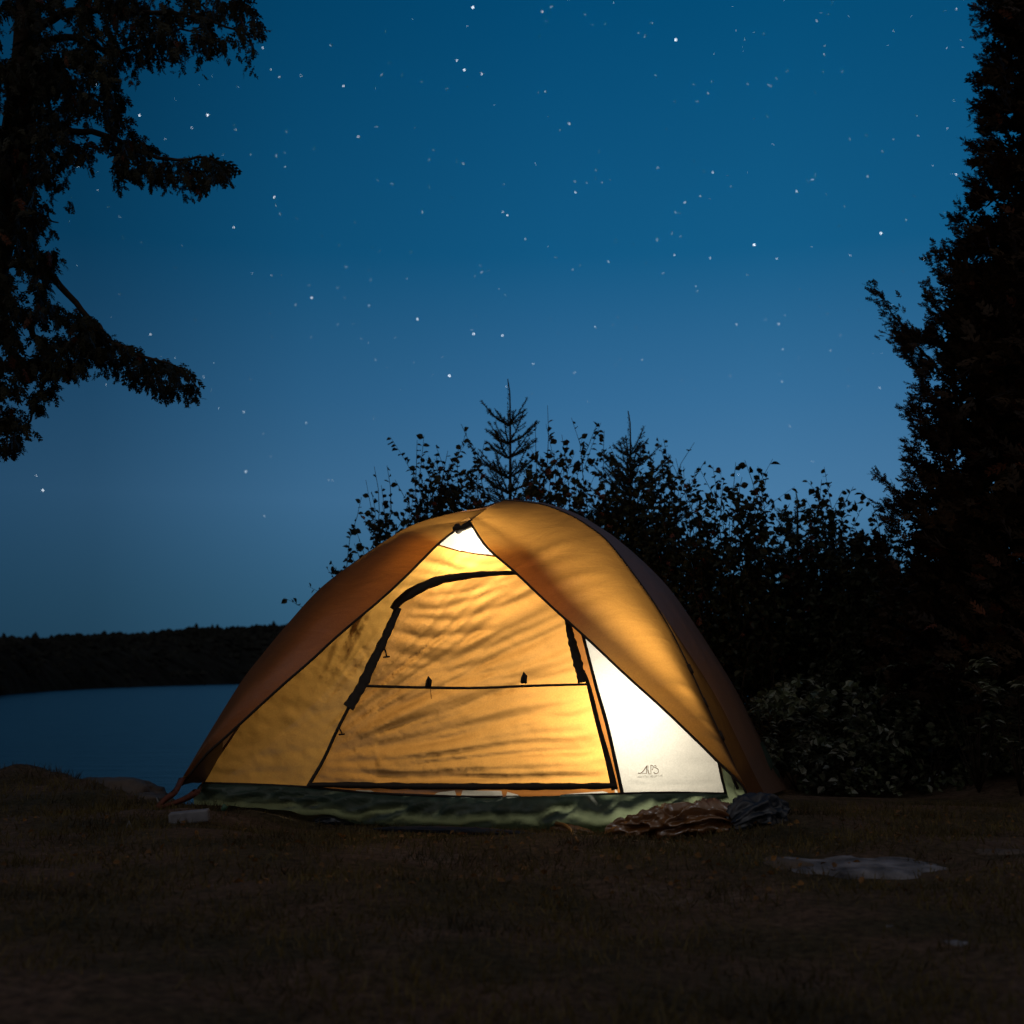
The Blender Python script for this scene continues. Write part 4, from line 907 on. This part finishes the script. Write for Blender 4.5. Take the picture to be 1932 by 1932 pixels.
crumple('ground_cloth', Gt(705, 1566), Gt(1010, 1576), lambda u: max(.003, .017 * math.sin(math.pi * min(1, .03 + .95 * u)) ** .5), M['blue_cloth'],
        'dark crumpled edge of a ground cloth showing along the foot of the tent', 'ground cloth', 47, .016, 160, 30)
crumple('fabric_scrap', Gt(1028, 1566), Gt(1120, 1574), lambda u: max(.003, .022 * math.sin(math.pi * min(1, .03 + .95 * u)) ** .5), M['brown_cloth'],
        'small brown crumpled scrap between the ground cloth and the rolled brown fabric', 'scrap', 61, .018, 60, 30)
# grey plank and peg by the left corner
def box(name, c, sx_, sy_, sz_, rz, mat, label=None, cat=None, parent=None, tilt=0, bev=.006):
    V = []; 
    for dz in (-1, 1):
        for a, b_ in ((-1, -1), (1, -1), (1, 1), (-1, 1)): V.append(Vector((a * sx_ / 2, b_ * sy_ / 2, dz * sz_ / 2)))
    Fc = [(0, 3, 2, 1), (4, 5, 6, 7), (0, 1, 5, 4), (1, 2, 6, 5), (2, 3, 7, 6), (3, 0, 4, 7)]
    me = bpy.data.meshes.new(name); me.from_pydata([tuple(v) for v in V], [], Fc); me.materials.append(mat); o = bpy.data.objects.new(name, me); col.objects.link(o)
    o.location = c; o.rotation_euler = (0, tilt, rz); mo = o.modifiers.new('bevel', 'BEVEL'); mo.width = bev; mo.segments = 2
    if parent: o.parent = parent
    return tag(o, label, cat)
M['plank'] = solid('weathered_plank', (.12, .13, .16), .7, .003, 25, .25)
M['green_plastic'] = solid('green_plastic', (.03, .09, .06), .5, 0, 10)
pc_ = Gt(357, 1553); box('plank', pc_ + Vector((0, 0, .024)), .15, .07, .045, R(8), M['plank'], 'short pale grey plank lying on the grass by the left foot of the tent', 'plank', tilt=R(-5))
gp = Gt(424, 1542); sp_ = empty('marker_peg', gp, 'tiny green-topped peg in the grass near the tent\'s left corner', 'peg')
mb = MB(); mb.tube([gp + Vector((0, 0, -.02)), gp + Vector((.004, 0, .025))], .003, 6); mb.build('stem', M['litter'], sp_)
mb = MB(); t0 = gp + Vector((-.008, 0, .028)); mb.tube([t0, t0 + Vector((.012, 0, .022))], [.011, .012], 6); mb.build('cap', M['green_plastic'], sp_)
# flat rocks
def slab(px, py, wx, wy, h, seed, label, mat='rock', name='rock', z0=-.01):
    c = Gt(px, py); nu, nr = 64, 10; V = [(0, 0, h)]; Fc = []
    for r_ in range(1, nr + 1):
        for k in range(nu):
            a = 2 * math.pi * k / nu; q = r_ / nr; e = 1 + .45 * noise.noise(Vector((math.cos(a) * 1.3, math.sin(a) * 1.3, seed))) + .28 * noise.noise(Vector((math.cos(a) * 4, math.sin(a) * 4, seed)))
            x = math.cos(a) * wx / 2 * q * e; y = math.sin(a) * wy / 2 * q * e
            V.append((x, y, (h * (1 - q ** 5) if q < 1 else -.03) + .012 * noise.noise(Vector((x * 9, y * 9, seed))) + .006 * noise.noise(Vector((x * 30, y * 30, seed)))))
    for k in range(nu): Fc.append((0, 1 + k, 1 + (k + 1) % nu))
    for r_ in range(nr - 1):
        for k in range(nu):
            a0 = 1 + r_ * nu + k; a1 = 1 + r_ * nu + (k + 1) % nu; Fc.append((a0, a0 + nu, a1 + nu, a1))
    z = gz(c.x, c.y); o = build(name, np.array(V) + np.array([c.x, c.y, z + z0]), Fc, M[mat], None, True, (c.x, c.y, z)); tag(o, label, 'rock'); return o
slab(1590, 1632, .70, .40, .020, 3, 'flat bluish grey rock flush with the soil, lower right of the tent')
slab(1478, 1628, .16, .20, .022, 8, 'small dark rock edge touching the left end of the flat grey rock', 'rock_dark')
slab(1885, 1607, .20, .10, .014, 5, 'small dark rock at the right edge beyond the flat grey rock', 'rock_dark')
slab(1806, 1778, .075, .09, .012, 6, 'smallest pale stone in the dark soil lower right')
slab(1690, 1752, .07, .05, .010, 16, 'little pale stone in the soil below the flat grey rock')
def boulder(px, py, Y, r_, sq, seed, label):
    c = U(px, py, Y); nu, nv_ = 40, 24; V = []
    for i in range(nu):
        for j in range(nv_):
            a = 2 * math.pi * i / nu; b_ = math.pi * j / (nv_ - 1); d = Vector((math.cos(a) * math.sin(b_), math.sin(a) * math.sin(b_), math.cos(b_)))
            k = 1 + .25 * noise.noise(d * 1.6 + Vector((seed, 0, 0))) + .10 * noise.noise(d * 5 + Vector((seed, 0, 0))); V.append(c + Vector((d.x * r_, d.y * r_, d.z * r_ * sq)) * k)
    o = build('rock', V, [tuple(f) for f in grid_faces(nu, nv_, closed=True)], M['rock_dark'], None, True, c); tag(o, label, 'rock')
boulder(96, 1486, 6.45, .105, .62, 2, 'rounded dark boulder on the bank crest at the far left')
boulder(205, 1502, 6.3, .26, .34, 5, 'long low dark rock on the bank left of the tent')
boulder(20, 1502, 6.45, .2, .34, 9, 'dark low rock on the bank at the left edge of the view')
boulder(275, 1516, 5.9, .13, .35, 13, 'small dark rock sloping to the water beside the strap of the tent')

# stick debris
mb = MB(); a = Gt(1045, 1562); b_ = Gt(1090, 1592); mb.tube(smooth([a + Vector((0, 0, .02)), a.lerp(b_, .5) + Vector((.01, 0, .03)), b_ + Vector((0, 0, .008))], 10), list(np.linspace(.010, .005, 10)), 6)
o = mb.build('stick', M['litter'], None, True, a); tag(o, 'short brown stick leaning on the green base of the tent', 'stick')
mb = MB(); a = Gt(243, 1566)
for k in (-1, 1): mb.tube([a + Vector((k * .012, 0, 0)), a + Vector((k * .004, 0, .022)), a + Vector((0, 0, .034))], [.0018, .002, .0008], 4)
o = mb.build('dry_stalk', M['plank'], None, True, a); tag(o, 'pale bent dry stalk in the dark grass at lower left', 'stalk')

# grass and leaf litter
def blades(n, x0, x1, y0, y1, h, wd, mat, name, label, cat, filt=None):
    x = rng.uniform(x0, x1, n); y = y0 + (y1 - y0) * rng.random(n); k = (land_dist(x, y) > -.1) & (np.abs(x) < .5 * y + .5)
    pn = np.array([noise.noise(Vector((a_ * 2.2, b_ * 2.2, 9))) for a_, b_ in zip(x, y)]); k &= pn > rng.uniform(-.55, .25, n)
    # not inside the tent
    tp = [(FLb.x, FLb.y + .03), (FRb.x, FRb.y + .03), (BRf.x, BRf.y), (BLf.x, BLf.y)]; k &= ~in_poly(x, y, tp)
    for (cx, cy, rx, ry) in [(Gt(1590, 1632).x, Gt(1590, 1632).y, .3, .2)]: k &= ((x - cx) / rx) ** 2 + ((y - cy) / ry) ** 2 > rng.uniform(.35, 1.1, n)
    x, y = x[k], y[k]; T = np.stack([x, y, ground_z(x, y) - .006], 1); m_ = len(T)
    D_ = np.stack([rng.normal(0, .45, m_), rng.normal(0, .45, m_), np.abs(rng.normal(.9, .2, m_))], 1)
    tem = np.array([(-wd, 0, 0), (wd, 0, 0), (wd * .7, .5, .05), (-wd * .7, .5, .05), (0, 1.0, .22), (0, 1.0, .22)])
    v, f = instance(tem, np.array([(0, 1, 2, 3), (3, 2, 4, 5)]), T, D_, rng.uniform(*h, m_), rng.uniform(0, 6, m_))
    o = build(name, v, f, mat, None, False); tag(o, label, cat, kind='stuff')
blades(130000, -3.2, 3.4, 1.6, 5.6, (.014, .042), .055, M['grass'], 'grass', 'short trampled brown-green grass in front of the tent', 'grass')
blades(9000, -3.4, -1.2, 5.2, 6.7, (.02, .06), .04, M['grass'], 'grass', 'taller grass fringe along the lake bank left of the tent', 'grass')
n = 650; x = rng.normal(.3, 1.1, n); y = rng.uniform(3.2, 5.15, n); k = (land_dist(x, y) > 0); x, y = x[k], y[k]
T = np.stack([x, y, ground_z(x, y) + .012], 1); D_ = rng.normal(0, 1, (len(T), 3)); D_[:, 2] *= .3
v, f = instance(LT, LF, T, D_, rng.uniform(.010, .026, len(T)), rng.uniform(-1, 1, len(T)))
o = build('leaf_litter', v, f, M['litter'], None, False); tag(o, 'small dry fallen leaves scattered in the grass before the tent', 'leaf litter', kind='stuff')
